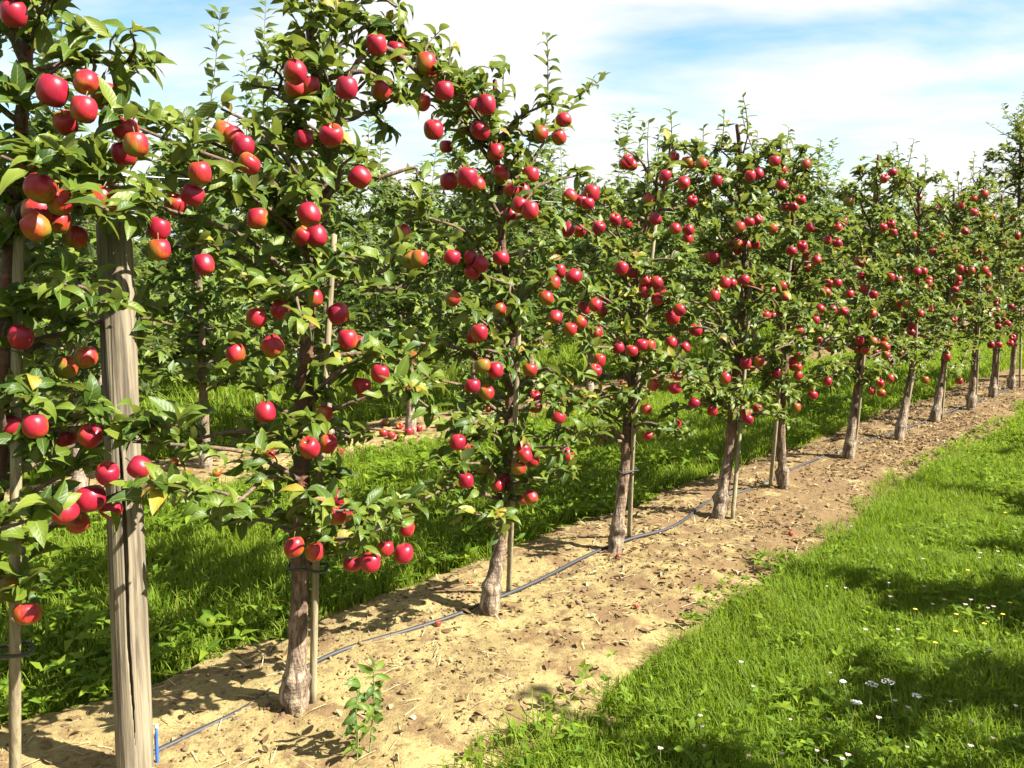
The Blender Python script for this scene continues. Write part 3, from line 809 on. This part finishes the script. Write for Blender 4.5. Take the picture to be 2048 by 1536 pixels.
    o = scatter('leaves', P[~part], R[~part], LEAVES if i < 9 else COARSE, M['leaf'], parent=root)
    o['kind'] = 'stuff'
    for p, r, k in apples_of[i]:
        place_apple(p, r, root, foot, stalk=i <= 4, ripe=k)
    # the cane tied to the trunk
    cp = [ground(*T['cane'][0])] + [on_plane(x, y, n0 - 0.05) for x, y in T['cane'][1:]]
    cp[0] = Vector((cp[0].x, cp[0].y, surf_z(cp[0].x, cp[0].y) - 0.04))
    dd, nn = to_dn(cp[0])
    cane = tag(empty('support_cane', cp[0]), ['thick pale cane at the left edge rising through the leaves', 'dark cane close right of the trunk behind the leafy seedling', 'cane right of the trunk of the tree with upright sky shoots', 'tall bare cane beside the kinked trunk of the bulging-graft tree', 'pale cane against the stout reddish leaning trunk', 'cane left of the straight knobbly-collared trunk', 'cane beside the rust-brown leaning trunk', 'cane beside the eighth trunk of the front row', 'cane beside the ninth trunk of the front row', 'cane beside the tenth trunk of the front row', 'cane beside the eleventh trunk of the front row', 'thin cane standing at the far right edge of the row', 'cane just past the right edge', 'last cane past the right edge'][i], 'garden cane', 'canes tied to the front row trunks')
    tube_obj('stem', cp, [0.0135, 0.012, 0.010] if i else [0.016, 0.013], M['cane'], cane, 10, 0.05, 6, cp[0])
    tz = 0.42 if i == 3 else random.uniform(0.50, 0.62)
    a_, b_ = at_height(S, foot.z + tz), at_height(smooth_poly(cp, 6), foot.z + tz)
    if (a_ - b_).length < 0.16:
        ax = (b_ - a_).normalized(); sd = Vector((0, 0, 1)).cross(ax).normalized(); rr = T['r'] * 0.98
        hl = (b_ - a_).length / 2
        loop = [(a_ + b_) / 2 + ax * math.cos(w) * (hl + rr) + sd * math.sin(w) * rr * 1.02 + Vector((0, 0, 0.006 * math.sin(3 * w))) for w in np.linspace(0, 2 * math.pi, 15)]
        tube_obj('tie', loop, [0.005, 0.005], M['tie'], cane, 6, 0, 2, cp[0])
print('front leaves', [T['count'] for T in ROW])

# ------------------------------------------------------------------ wooden post
random.seed(5)
pf = ground(271, 1560); pz = surf_z(pf.x, pf.y)
pt = on_plane(228, 440, to_dn(pf)[1])
post = tag(empty('wooden_post', (pf.x, pf.y, pz)), 'weathered round wooden post with a long vertical crack, thickest upright in the row', 'post')
rows, sd = 90, 180
crack_ang = math.atan2(-pf.y, -pf.x) - 0.12      # the side looking towards the path
V = []
for k in range(rows):
    f = k / (rows - 1); c = Vector((0, 0, -0.05)).lerp(Vector((pt.x - pf.x, pt.y - pf.y, pt.z - pz)), f)
    for j in range(sd):
        a = 2 * math.pi * j / sd
        r = 0.0540 - 0.0075 * f + 0.0016 * (vnoise(np.array(a * 3), np.array(f * 6)) - 0.5) * 2 + 0.0008 * (vnoise(np.array(j * 0.9), np.array(f * 3 + 50)) - 0.5) * 2
        ca = crack_ang + 0.35 * (0.45 - f) + 0.05 * math.sin(f * 16)
        da = abs((a - ca + math.pi) % (2 * math.pi) - math.pi)
        wdt = 0.02 + 0.095 * max(0, (f - 0.10) / 0.3) ** 0.7 if 0.10 < f < 0.40 else (0.115 * (1 - max(0, f - 0.5) / 0.2) if 0.4 <= f < 0.68 else 0.0)
        if wdt > 0.012 and da < wdt: r -= 0.030
        if k == rows - 1: r -= 0.004
        V.append((c.x + r * math.cos(a), c.y + r * math.sin(a), c.z))
V.append((pt.x - pf.x, pt.y - pf.y, pt.z - pz + 0.002))
i_ = np.arange(rows - 1)[:, None] * sd; j_ = np.arange(sd)[None, :]; j2_ = (j_ + 1) % sd
q = np.stack([i_ + j_, i_ + j2_, i_ + sd + j2_, i_ + sd + j_], -1).reshape(-1, 4)
jj = np.arange(sd); t = np.stack([(rows - 1) * sd + jj, (rows - 1) * sd + (jj + 1) % sd, np.full(sd, len(V) - 1)], 1)
link('shaft', mesh('shaft', V, [q, t], M['post'], smooth=True), post)

# ------------------------------------------------------------------ back rows and the row behind the viewpoint
def back_tree(seed, shoots, body=2.35, leaves_k=1.5, tall=0):
    random.seed(seed)
    L, tw = [], []
    lean = Vector((random.gauss(0, 0.03), random.gauss(0, 0.03), 0))
    S = smooth_poly([Vector((0, 0, -0.05)), Vector((0, 0, 0.5)) + lean * 0.4, Vector((0, 0, 1.2)) + lean, Vector((0, 0, body)) + lean * 1.4], 12)
    tw.append((S[::1], trunk_radii(S, 0.045, Vector((0, 0, 0)))))
    h = 0.55; az = random.random() * 6.28
    while h < body - 0.05:
        f = (h - 0.5) / (body - 0.5); az += 2.4 + random.gauss(0, 0.4)
        ln = 0.62 * (1 - 0.5 * f ** 1.5) * random.uniform(0.65, 1.15); dv = Vector((math.cos(az), math.sin(az), 0)); up = random.uniform(0, 0.6)
        s = at_height(S, h)
        pts = [s, s + dv * ln * 0.5 + Vector((0, 0, ln * 0.5 * up)) + rv(0.02), s + dv * ln + Vector((0, 0, ln * (0.7 * up - 0.12))) + rv(0.03)]
        tw.append((smooth_poly(pts, 2), [0.011, 0.004])); branch_leaves(L, pts, 0.098, 0.058 / leaves_k, 6, 0.08)
        h += random.uniform(0.05, 0.08) / leaves_k
    for k in range(shoots):
        p0 = at_height(S, body * random.uniform(0.8, 1.0)) + Vector((random.gauss(0, 0.2), random.gauss(0, 0.2), 0))
        t2 = []
        shoot(L, t2, p0, Vector((random.gauss(0, 0.26), random.gauss(0, 0.26), 1)), random.uniform(0.25, 0.8) if k else 0.95, 0.15)
        tw += [(smooth_poly(a, 2), b) for a, b in t2]
    for k in range(tall):
        p0 = at_height(S, body - 0.05) + Vector((random.gauss(0, 0.28), random.gauss(0, 0.28), -0.1))
        t2 = []
        shoot(L, t2, p0, Vector((random.gauss(0, 0.09), random.gauss(0, 0.09), 1)), random.uniform(0.75, 1.1), 0.14)
        tw += [(smooth_poly(a, 2), b) for a, b in t2]
    P, R = leaf_mats(L)
    V, fs, uv = join([tube(p, r, 6 if k else 10, 0.0 if k else 0.15) for k, (p, r) in enumerate(tw)])
    tm = mesh('trunk', V, fs, M['bark_far'], uv=uv)
    cr = scatter('crown', P, R, COARSE, M['leaf_far'])
    cm = cr.data; bpy.data.objects.remove(cr)
    return tm, cm
VARS = [back_tree(300 + k, [6, 5, 7, 4, 6, 5][k], [2.35, 2.2, 2.45, 2.3, 2.4, 2.15][k]) for k in range(6)]
TALL = [back_tree(500 + k, 2, 2.3, tall=3) for k in range(2)]
LOW = [back_tree(400 + k, 2, [2.45, 2.2, 2.55, 2.3][k], 1.5) for k in range(4)]
def put_back(loc, var, label, group, sc=1.0, yaw=None):
    o = tag(empty('apple_tree', loc), label, 'apple tree', group)
    o.rotation_euler = (0, 0, random.random() * 6.28 if yaw is None else yaw); o.scale = (sc, sc, sc)
    link('trunk', var[0], o)
    c = link('crown', var[1], o); c['kind'] = 'stuff'
    return o
random.seed(11)
r2a = to_dn(ground(412, 940)); r2b = to_dn(ground(822, 872))
step2 = (r2b[0] - r2a[0]) / 2
ROW2 = (r2a[1] + r2b[1]) / 2
for k in range(-3, 26):
    d = r2a[0] + k * step2 + random.gauss(0, 0.04); n = ROW2 + random.gauss(0, 0.05)
    if k == 0: d, n = r2a
    if k == 2: d, n = r2b
    p = dn(d, n); p.z = surf_z(p.x, p.y)
    lab = {-1: 'second-row apple tree half hidden by the wooden post', 1: 'second-row apple tree straight behind the tall tree right of the post', 3: 'second-row apple tree straight behind the tree with upright sky shoots', 4: 'second-row apple tree whose trunk shows right of the tree with sky shoots', 5: 'second-row apple tree straight behind the tree with the bulging graft', 6: 'second-row apple tree left of the stout reddish leaning trunk, behind it',
        0: 'second-row apple tree whose pale trunk stands on bare soil right of the wooden post', 2: 'second-row apple tree with windfalls round its trunk, between the two nearest front trees'}.get(k, 'apple tree with pale green leaves in the second row behind the front row')
    put_back(p, TALL[k % 2] if k in (0, 1, 5) else VARS[(k * 5 + 1) % 6], lab, 'apple trees of the second row', random.uniform(0.95, 1.08))
for rr, cnt, nm in ((1, 34, 'third'), (2, 36, 'fourth'), (3, 36, 'fifth')):
    for k in range(cnt):
        p = dn(1.5 + rr * 1.5 + k * 1.04 + random.gauss(0, 0.05), ROW2 + ROWGAP * rr + random.gauss(0, 0.06), 0)
        put_back(p, random.choice(VARS), f'distant apple tree in the {nm} row showing mostly its leafy top', f'apple trees of the {nm} row', random.uniform(0.95, 1.12))
for k in range(12):
    p = dn(3.0 + k * 1.04 + random.gauss(0, 0.05), -0.95 + random.gauss(0, 0.04), 0)
    put_back(p, LOW[k % 4], 'apple tree of the row at the viewpoint that shades the near grass', 'apple trees of the row at the viewpoint', random.uniform(0.92, 1.08))

# ------------------------------------------------------------------ drip hose, wire, peg
def gpt(px, py, up=0.0):
    g = ground(px, py); return Vector((g.x, g.y, float(ground_z(np.array(g.x), np.array(g.y))) + up))
hose = [gpt(x, y, 0.033) for x, y in [(180, 1590), (310, 1525), (400, 1480), (490, 1435), (560, 1385), (640, 1337), (720, 1305), (815, 1278), (910, 1247), (960, 1225), (1030, 1197), (1090, 1170), (1150, 1138), (1200, 1115), (1260, 1092), (1330, 1070), (1370, 1048), (1400, 1020), (1440, 1000), (1500, 985), (1600, 940), (1690, 905), (1760, 880), (1850, 850), (1950, 810), (2030, 778), (2100, 752)]]
hose_o = link('drip_hose', mesh('drip_hose', *(lambda r: (r[0], [r[1], r[2]]))(tube(smooth_poly(hose, 8), [0.0098, 0.0098], 10)), M['hose']))
tag(hose_o, 'black drip irrigation hose lying along the soil past the trunk feet', 'hose')
wp = [dn(-1.5 + k * 1.0, ROW1 + 0.10, 1.84 - 0.012 * math.sin(k * 1.1)) for k in range(17)]
wo = link('trellis_wire', mesh('trellis_wire', *(lambda r: (r[0], [r[1], r[2]]))(tube(wp, [0.0014, 0.0014], 5)), M['wire']))
tag(wo, 'thin galvanised trellis wire strung along the front row at head height', 'wire')
pg = gpt(316, 1545, 0.03)
peg = tag(empty('marker_peg', pg), 'small blue plastic peg with white tip beside the post foot', 'peg')
tube_obj('peg_body', [pg + Vector((0, 0, -0.03)), pg + Vector((0.001, 0, 0.06)), pg + Vector((0.004, 0, 0.115))], [0.0055, 0.0045], M['peg'], peg, 8, 0, 3, pg)
tube_obj('peg_tip', [pg + Vector((0.004, 0, 0.117)), pg + Vector((0.005, 0, 0.128))], [0.0065, 0.005], M['peg_tip'], peg, 8, 0, 2, pg)

# ------------------------------------------------------------------ seedling by the second tree
random.seed(21)
sp = gpt(715, 1535, 0.02)
seed_o = tag(empty('apple_seedling', sp), 'small bright green leafy seedling growing out of the bare soil', 'seedling')
pn = to_dn(sp)[1]
for pl in ([(712, 1545), (716, 1480), (712, 1410), (722, 1370)], [(735, 1545), (742, 1470), (748, 1390), (747, 1335)]):
    pts = [on_plane(x, y, pn) for x, y in pl]
    tube_obj('stem', pts, [0.0028, 0.0016], M['stem'], seed_o, 6, 0, 5, sp)
SL = [mesh('leaf', v, t_, M['seedling'], uv=u, attrs={'tint': np.zeros(len(v))}) for v, t_, u in [(a * [1, 0.72, 0.8], b_, c_) for a, b_, c_ in LEAVES[:4]]]
for (px, py, dx, dy) in [(722, 1372, -20, -12), (722, 1372, -28, 10), (718, 1395, -30, 18), (716, 1405, 24, 14), (714, 1425, -28, 24), (713, 1440, -24, 30), (716, 1455, 22, 6), (714, 1470, -26, -4), (715, 1490, -24, 14), (747, 1340, -6, -26), (748, 1340, 22, -20), (747, 1342, -26, -8), (748, 1350, 30, 6), (748, 1365, 30, 24), (747, 1372, -14, 24), (746, 1385, -30, 14), (747, 1395, 26, 22), (746, 1410, -12, 30), (744, 1420, 22, 28), (744, 1440, 20, -10), (742, 1450, -18, 24), (740, 1470, 16, 14)] + [(random.choice((713, 745)) + random.uniform(-3, 3), random.uniform(1350, 1500), random.uniform(-30, 30), random.uniform(-18, 22)) for _ in range(26)]:
    a = on_plane(px, py, pn); b = on_plane(px + dx, py + dy, pn + random.uniform(-0.035, 0.02))
    t_ = b - a; nrm = Vector((0.3, -0.7, 0.8)) + rv(0.3)
    P_, R_ = leaf_mats([(a - sp, t_, nrm, t_.length * 1.25)])
    o = link('leaf', random.choice(SL), seed_o)
    o.matrix_basis = Matrix([list(R_[0][r]) + [P_[0][r]] for r in range(3)] + [[0, 0, 0, 1]])

# ------------------------------------------------------------------ fallen apples
random.seed(31)
FALL = [(310, 968, 20), (329, 971, 18), (375, 964, 20), (313, 1007, 20), (314, 993, 18), (349, 936, 18), (435, 957, 18), (462, 1030, 16), (772, 858, 17), (767, 880, 17), (783, 884, 16), (802, 886, 18), (818, 876, 17), (707, 879, 16), (877, 861, 15), (862, 834, 15), (838, 868, 15), (876, 1267, 18), (1237, 1132, 16), (939, 1184, 14), (1271, 1232, 12), (1581, 1076, 14)]
for k, (px, py, dm) in enumerate(FALL):
    p = ground(px, py); fw = project(p)[0, 2]; r = min(0.037, max(0.016, dm * 0.5 * fw / F))
    if k >= 17: r *= 0.7
    p.z = surf_z(p.x, p.y) + r * 0.8
    o = place_apple(p, r, stalk=False, tilt=1.2, name='fallen_apple', ripe=random.uniform(0.0, 0.6) if k < 17 else 0.15)
    if py < 1100 and k < 17:
        tag(o, 'windfall apple lying on the soil below the second row', 'apple', 'windfalls below the second row')
    else:
        tag(o, {17: 'small orange windfall apple touching the hose between the two nearest trunks', 18: 'yellow windfall apple at the foot of the bulging-graft tree', 19: 'small windfall apple in the shade left of the third trunk', 20: 'shrivelled dark windfall on open soil below the bulging-graft tree', 21: 'lone small windfall near the grass edge below the straight knobbly-collared tree'}[k], 'apple')
for k in range(70):
    d = random.uniform(3.0, 18); n = ROW2 + random.gauss(-0.05, 0.28)
    p = dn(d, n); r = random.uniform(0.028, 0.037); p.z = surf_z(p.x, p.y) + r * 0.8
    tag(place_apple(p, r, stalk=False, tilt=1.2, name='fallen_apple', ripe=random.uniform(0.0, 0.6)), 'windfall apple lying on the soil below the second row', 'apple', 'windfalls below the second row')

# ------------------------------------------------------------------ ground cover
def in_view(x, y, m=120):
    p = project(np.stack([x, y, np.zeros_like(x)], 1))
    return (p[:, 0] > -m) & (p[:, 0] < 2048 + m) & (p[:, 1] < 1536 + m * 1.5) & (p[:, 2] > 0.5)
def sample(n, d0, d1, n0, n1):
    d, nn = rng.uniform(d0, d1, n), rng.uniform(n0, n1, n)
    return d, nn, d * DX + nn * NX, d * DY + nn * NY
def blade_template(bend, wid):
    V = [(0, -wid / 2, 0), (0, wid / 2, 0)]
    uv = [(0, 0), (0, 1)]
    for f, w in ((0.4, 0.9), (0.75, 0.6)):
        V += [(bend * f * f, -wid * w / 2, f), (bend * f * f, wid * w / 2, f)]; uv += [(f, 0.05), (f, 0.95)]
    V.append((bend, 0, 1.0 - 0.25 * bend)); uv.append((1, 0.5))
    return np.array(V), np.array([(0, 1, 3), (0, 3, 2), (2, 3, 5), (2, 5, 4), (4, 5, 6)]), np.array(uv) * [1, 0.4] + [0, 0.55]
BLADES = [blade_template(b, w) for b, w in [(0.15, 0.055), (0.4, 0.06), (0.7, 0.05), (0.95, 0.06), (0.3, 0.04)]]
def blades(n, d0, d1, n0, n1, h0, h1, wscale, dens_k=0.7):
    d, nn, x, y = sample(n, d0, d1, n0, n1)
    m = soil_mask(d, nn)
    fr = fbm(x * 3.1 + 5, y * 3.1 + 3, 3)
    keep = in_view(x, y) & ((m < -0.02) | ((m < 0.14) & (rng.random(n) < 0.25) & (fr > 0.5))) & (rng.random(n) < np.clip(dens_k + (fr - 0.5) * 1.6, 0.35, 1))
    d, nn, x, y, fr = d[keep], nn[keep], x[keep], y[keep], fr[keep]; N = len(x)
    h = rng.uniform(h0, h1, N) * (0.35 + 1.3 * fbm(x * 2.6, y * 2.6, 3)) 
    az = rng.uniform(0, 2 * math.pi, N); tl = rng.normal(0, 0.35, N)
    ca, sa = np.cos(az), np.sin(az)
    X = np.stack([ca, sa, np.zeros(N)], 1); Z = np.stack([np.cos(az) * np.sin(tl), np.sin(az) * np.sin(tl), np.cos(tl)], 1)
    Y = np.stack([-sa, ca, np.zeros(N)], 1)
    wz = np.clip(wscale * 0.1 / h, 0.6, 2.4)
    R = np.stack([X * h[:, None], Y * (h * wz)[:, None], Z * h[:, None]], 2)
    z = np.where(soil_mask(d, nn) > 0, ground_z(x, y) + 0.0, ground_z(x, y) - 0.012)
    tint = np.clip(rng.normal(0.42, 0.2, N) + (fbm(x * 1.3 + 70, y * 1.3, 2) - 0.5) * 0.9, 0, 0.999)
    dry = rng.random(N) < 0.08; tint[dry] = rng.uniform(0.93, 0.999, dry.sum())
    return np.stack([x, y, z], 1), R, tint
def put_blades(sets, name, label):
    P, R, t_ = (np.concatenate(a) for a in zip(*sets))
    o = scatter(name, P, R, BLADES, M['grass'], t_)
    tag(o, label, 'grass', kind='stuff'); print(name, len(P)); return o
put_blades([blades(210000, 1.2, 8.0, 0.0, 2.3, 0.045, 0.105, 0.75, 0.95), blades(60000, 8.0, 14.0, -0.2, 2.3, 0.05, 0.11, 1.2, 0.95)], 'grass', 'lush mown grass in front of the apple row')
put_blades([blades(110000, -1.5, 9.0, 3.1, 5.7, 0.05, 0.13, 1.1, 0.85), blades(32000, 9.0, 18.0, 3.1, 5.7, 0.06, 0.12, 1.8, 0.85), blades(40000, 1.0, 24.0, 6.5, 10.5, 0.08, 0.16, 2.6)], 'grass', 'grass alleys between the apple rows')

# broad-leaved weeds and clover among the grass
def weeds(n, d0, d1, n0, n1, s0, s1, thr, hgt):
    d, nn, x, y = sample(n, d0, d1, n0, n1)
    fr = fbm(x * 1.5 + 90, y * 1.5 + 20, 3)
    m = soil_mask(d, nn)
    keep = in_view(x, y) & (fr > thr) & (m < 0.1)
    x, y, fr = x[keep], y[keep], fr[keep]; L = []
    for a, b, f in zip(x, y, fr):
        k = random.choice((3, 4, 5)); s = random.uniform(s0, s1); z = float(ground_z(np.array(a), np.array(b)))
        a0 = random.random() * 6.28; hh = hgt * random.uniform(0.3, 1.1)
        for j in range(k):
            az = a0 + j * 6.28 / k + random.gauss(0, 0.3); el = random.uniform(0.1, 0.9)
            t = Vector((math.cos(az) * math.cos(el), math.sin(az) * math.cos(el), math.sin(el)))
            L.append((Vector((a, b, z + hh)), t, Vector((0, 0, 1)) + rv(0.35), s * random.uniform(0.7, 1.2)))
    return L
random.seed(41)
L = weeds(5200, 1.2, 12, 0.0, 2.2, 0.02, 0.045, 0.47, 0.075)
P, R = leaf_mats(L)
tag(scatter('weeds', P, R, COARSE, M['weed']), 'clover and low weeds among the front grass', 'weeds', kind='stuff')
L = weeds(3600, -1.5, 10, 3.1, 5.6, 0.04, 0.085, 0.45, 0.09)
P, R = leaf_mats(L)
tag(scatter('weeds', P, R, COARSE, M['weed']), 'broad-leaved weeds in the grass alley behind the front row', 'weeds', kind='stuff')

# soil crumbs, litter, straw on the bare strips
ico = np.array([(0, 0, 1), (0.89, 0, 0.45), (0.28, 0.85, 0.45), (-0.72, 0.53, 0.45), (-0.72, -0.53, 0.45), (0.28, -0.85, 0.45), (0.72, 0.53, -0.45), (-0.28, 0.85, -0.45), (-0.89, 0, -0.45), (-0.28, -0.85, -0.45), (0.72, -0.53, -0.45), (0, 0, -1)])
icf = np.array([(0, 1, 2), (0, 2, 3), (0, 3, 4), (0, 4, 5), (0, 5, 1), (1, 6, 2), (2, 7, 3), (3, 8, 4), (4, 9, 5), (5, 10, 1), (6, 7, 2), (7, 8, 3), (8, 9, 4), (9, 10, 5), (10, 6, 1), (11, 7, 6), (11, 8, 7), (11, 9, 8), (11, 10, 9), (11, 6, 10)])
CLODS = []
for k in range(5):
    v = ico * rng.uniform(0.65, 1.2, (12, 1)) * [1, rng.uniform(0.7, 1), rng.uniform(0.35, 0.65)]
    CLODS.append((v, icf, np.zeros((12, 2))))
def on_soil(n, strip, d0, d1, thr=0.03):
    a, b = STRIPS[strip]
    d, nn, x, y = sample(n, d0, d1, a - 0.1, b + 0.1)
    k = (soil_mask(d, nn) > thr) & in_view(x, y)
    d, nn, x, y = d[k], nn[k], x[k], y[k]
    return x, y, soil_height(d, nn, x, y, strip == 1)
def rand_rot(n, tiltsd):
    az = rng.uniform(0, 2 * math.pi, n)
    t = np.stack([np.cos(az), np.sin(az), rng.normal(0, tiltsd, n)], 1)
    u = np.stack([rng.normal(0, tiltsd, n), rng.normal(0, tiltsd, n), np.ones(n)], 1)
    t /= np.linalg.norm(t, axis=1)[:, None]; y = np.cross(u, t); y /= np.linalg.norm(y, axis=1)[:, None]
    return np.stack([t, y, np.cross(t, y)], 2)
x, y, z = on_soil(5000, 1, 0, 12)
s = rng.gamma(1.2, 0.0030, len(x)) + 0.002
tag(scatter('soil_crumbs', np.stack([x, y, z + s * 0.2], 1), rand_rot(len(x), 0.5) * s[:, None, None], CLODS, M['soil']), 'crumbs and small clods on the bare soil strip', 'soil', kind='stuff')
x, y, z = on_soil(16000, 1, 0, 13)
k = fbm(x * 2.2 + 11, y * 2.2 + 4, 4) > 0.54 - 0.02 * np.clip(x, 0, 5)
x, y, z = x[k], y[k], z[k]; s = rng.gamma(1.2, 0.0024, len(x)) + 0.002
tag(scatter('soil_crumbs', np.stack([x, y, z + s * 0.2], 1), rand_rot(len(x), 0.5) * s[:, None, None], CLODS, M['crumb']), 'dark damp crumbs gathered in patches on the bare soil', 'soil', kind='stuff')
LP, LR = [], []
for n, strip, d0, d1, s0, s1 in ((14000, 1, 0, 13, 0.012, 0.055), (1800, 2, 1, 18, 0.03, 0.07)):
    x, y, z = on_soil(n, strip, d0, d1)
    kk = rng.random(len(x)) < (np.clip(0.18 + x * 0.25, 0.08, 1) * (fbm(x * 2.5 + 30, y * 2.5, 3) > 0.42) + 0.05 if strip == 1 else 1.0)
    x, y, z = x[kk], y[kk], z[kk]
    s = rng.uniform(s0, s1, len(x)); LP.append(np.stack([x, y, z + 0.006], 1)); LR.append(rand_rot(len(x), 0.35) * s[:, None, None])
tag(scatter('leaf_litter', np.concatenate(LP), np.concatenate(LR), LEAVES, M['litter']), 'dry brown fallen leaves scattered over the bare soil', 'leaf litter', kind='stuff')
STRAW = [(np.array([(0, -.012, 0), (0, .012, 0), (.5, -.012, .05), (.5, .012, .05), (1, 0, 0), (.5, 0, .075)]), np.array([(0, 1, 3), (0, 3, 2), (2, 3, 4), (2, 4, 5), (5, 4, 3)]), np.zeros((6, 2)))]
x, y, z = on_soil(1300, 1, 0, 12)
s = rng.uniform(0.03, 0.13, len(x))
tag(scatter('straw', np.stack([x, y, z + 0.006], 1), rand_rot(len(x), 0.12) * s[:, None, None], STRAW, M['straw']), 'bits of dry straw and twig on the bare soil', 'straw', kind='stuff')

# ------------------------------------------------------------------ flowers in the front grass
random.seed(51)
def flower_cluster(n, spread, r):
    parts = []; o = 0; V, T = [], []
    for k in range(n):
        a = random.random() * 6.28; q = spread * math.sqrt(random.random())
        c = np.array([math.cos(a) * q, math.sin(a) * q, random.uniform(-0.2, 0.2) * r - q * q * 6])
        V.append(ico * r * random.uniform(0.8, 1.2) * [1, 1, 0.6] + c); T.append(icf + o); o += 12
    return np.concatenate(V), np.concatenate(T)
YAR = [(1744, 1367, 30), (1776, 1362, 34), (1832, 1390, 24), (1713, 1404, 26), (1686, 1362, 16)]
YLAB = ['white yarrow head with its neighbour touching on the right, in the dark grass', 'largest white yarrow head, topmost of the cluster in the shaded grass', 'white yarrow head standing apart on the right in shaded grass', 'flat white yarrow head lowest of the cluster', 'small faded yarrow head left of the white cluster']
for (px, py, w), lab in zip(YAR, YLAB):
    top = ground(px, py, 0.15); b = Vector((top.x + random.gauss(0, 0.02), top.y + random.gauss(0, 0.02), 0.0)); b.z = float(ground_z(np.array(b.x), np.array(b.y)))
    o = tag(empty('yarrow', b), lab, 'flower', 'white yarrow in the front grass')
    tube_obj('stem', [b, b.lerp(top, 0.5) + rv(0.004), top], [0.002, 0.0013], M['stem'], o, 6, 0, 3, b)
    V, T = flower_cluster(34, w * 0.40 * project(top)[0, 2] / F, 0.0032)
    link('flower_head', mesh('flower_head', V + np.array(top - b), T, M['petal']), o)
cv, ct = flower_cluster(16, 0.008, 0.0035)
CLM = mesh('flower_head', cv, ct, M['clover']); CSM = None
yv, yt = flower_cluster(12, 0.009, 0.003)
YLM = mesh('flower_head', yv * [1, 1, 0.5], yt, M['yellow'])
_v, _q, _t, _u = tube([(0, 0, -0.11), (0.004, 0, -0.05), (0, 0, 0)], [0.0012, 0.001], 5)
FST = mesh('stem', _v, [_q, _t], M['stem'], uv=_u)
CLP = [(1845, 1117), (1960, 1105), (1995, 1102), (1958, 1115), (1777, 1165), (1848, 1172), (1780, 1192), (1865, 1207), (1950, 1175), (1930, 1208), (1986, 1212), (1975, 1215), (1795, 1258), (1505, 1372), (1790, 1400), (1815, 1413), (1900, 1402), (1403, 1452), (1656, 1437), (1580, 1438), (1563, 1505), (1633, 1500), (1650, 1520), (1695, 1508), (1408, 1490), (1940, 1490), (1985, 1475), (1320, 1495), (1660, 1345), (1730, 1258), (1690, 1175), (2030, 1062), (2040, 1130), (1400, 1430)]
for px, py in CLP + [(random.uniform(1400, 2040), random.uniform(1050, 1530)) for _ in range(14)]:
    g = ground(px, py, 0.10)
    o = tag(empty('clover_flower', g), 'pale pinkish white clover flower dotted in the front grass', 'flower', 'clover flowers in the front grass')
    s = random.uniform(0.55, 1.0); o.scale = (s, s, 1)
    link('flower_head', CLM, o); link('stem', FST, o)
for px, py in [(1830, 1218), (1912, 1228), (1968, 1247), (1910, 1262), (1870, 1285), (2020, 1205), (2005, 1228), (2010, 1025), (1935, 1140)]:
    g = ground(px, py, 0.10)
    o = tag(empty('yellow_flower', g), 'tiny yellow wildflower dotted in the front grass', 'flower', 'yellow wildflowers in the front grass')
    link('flower_head', YLM, o); link('stem', FST, o)
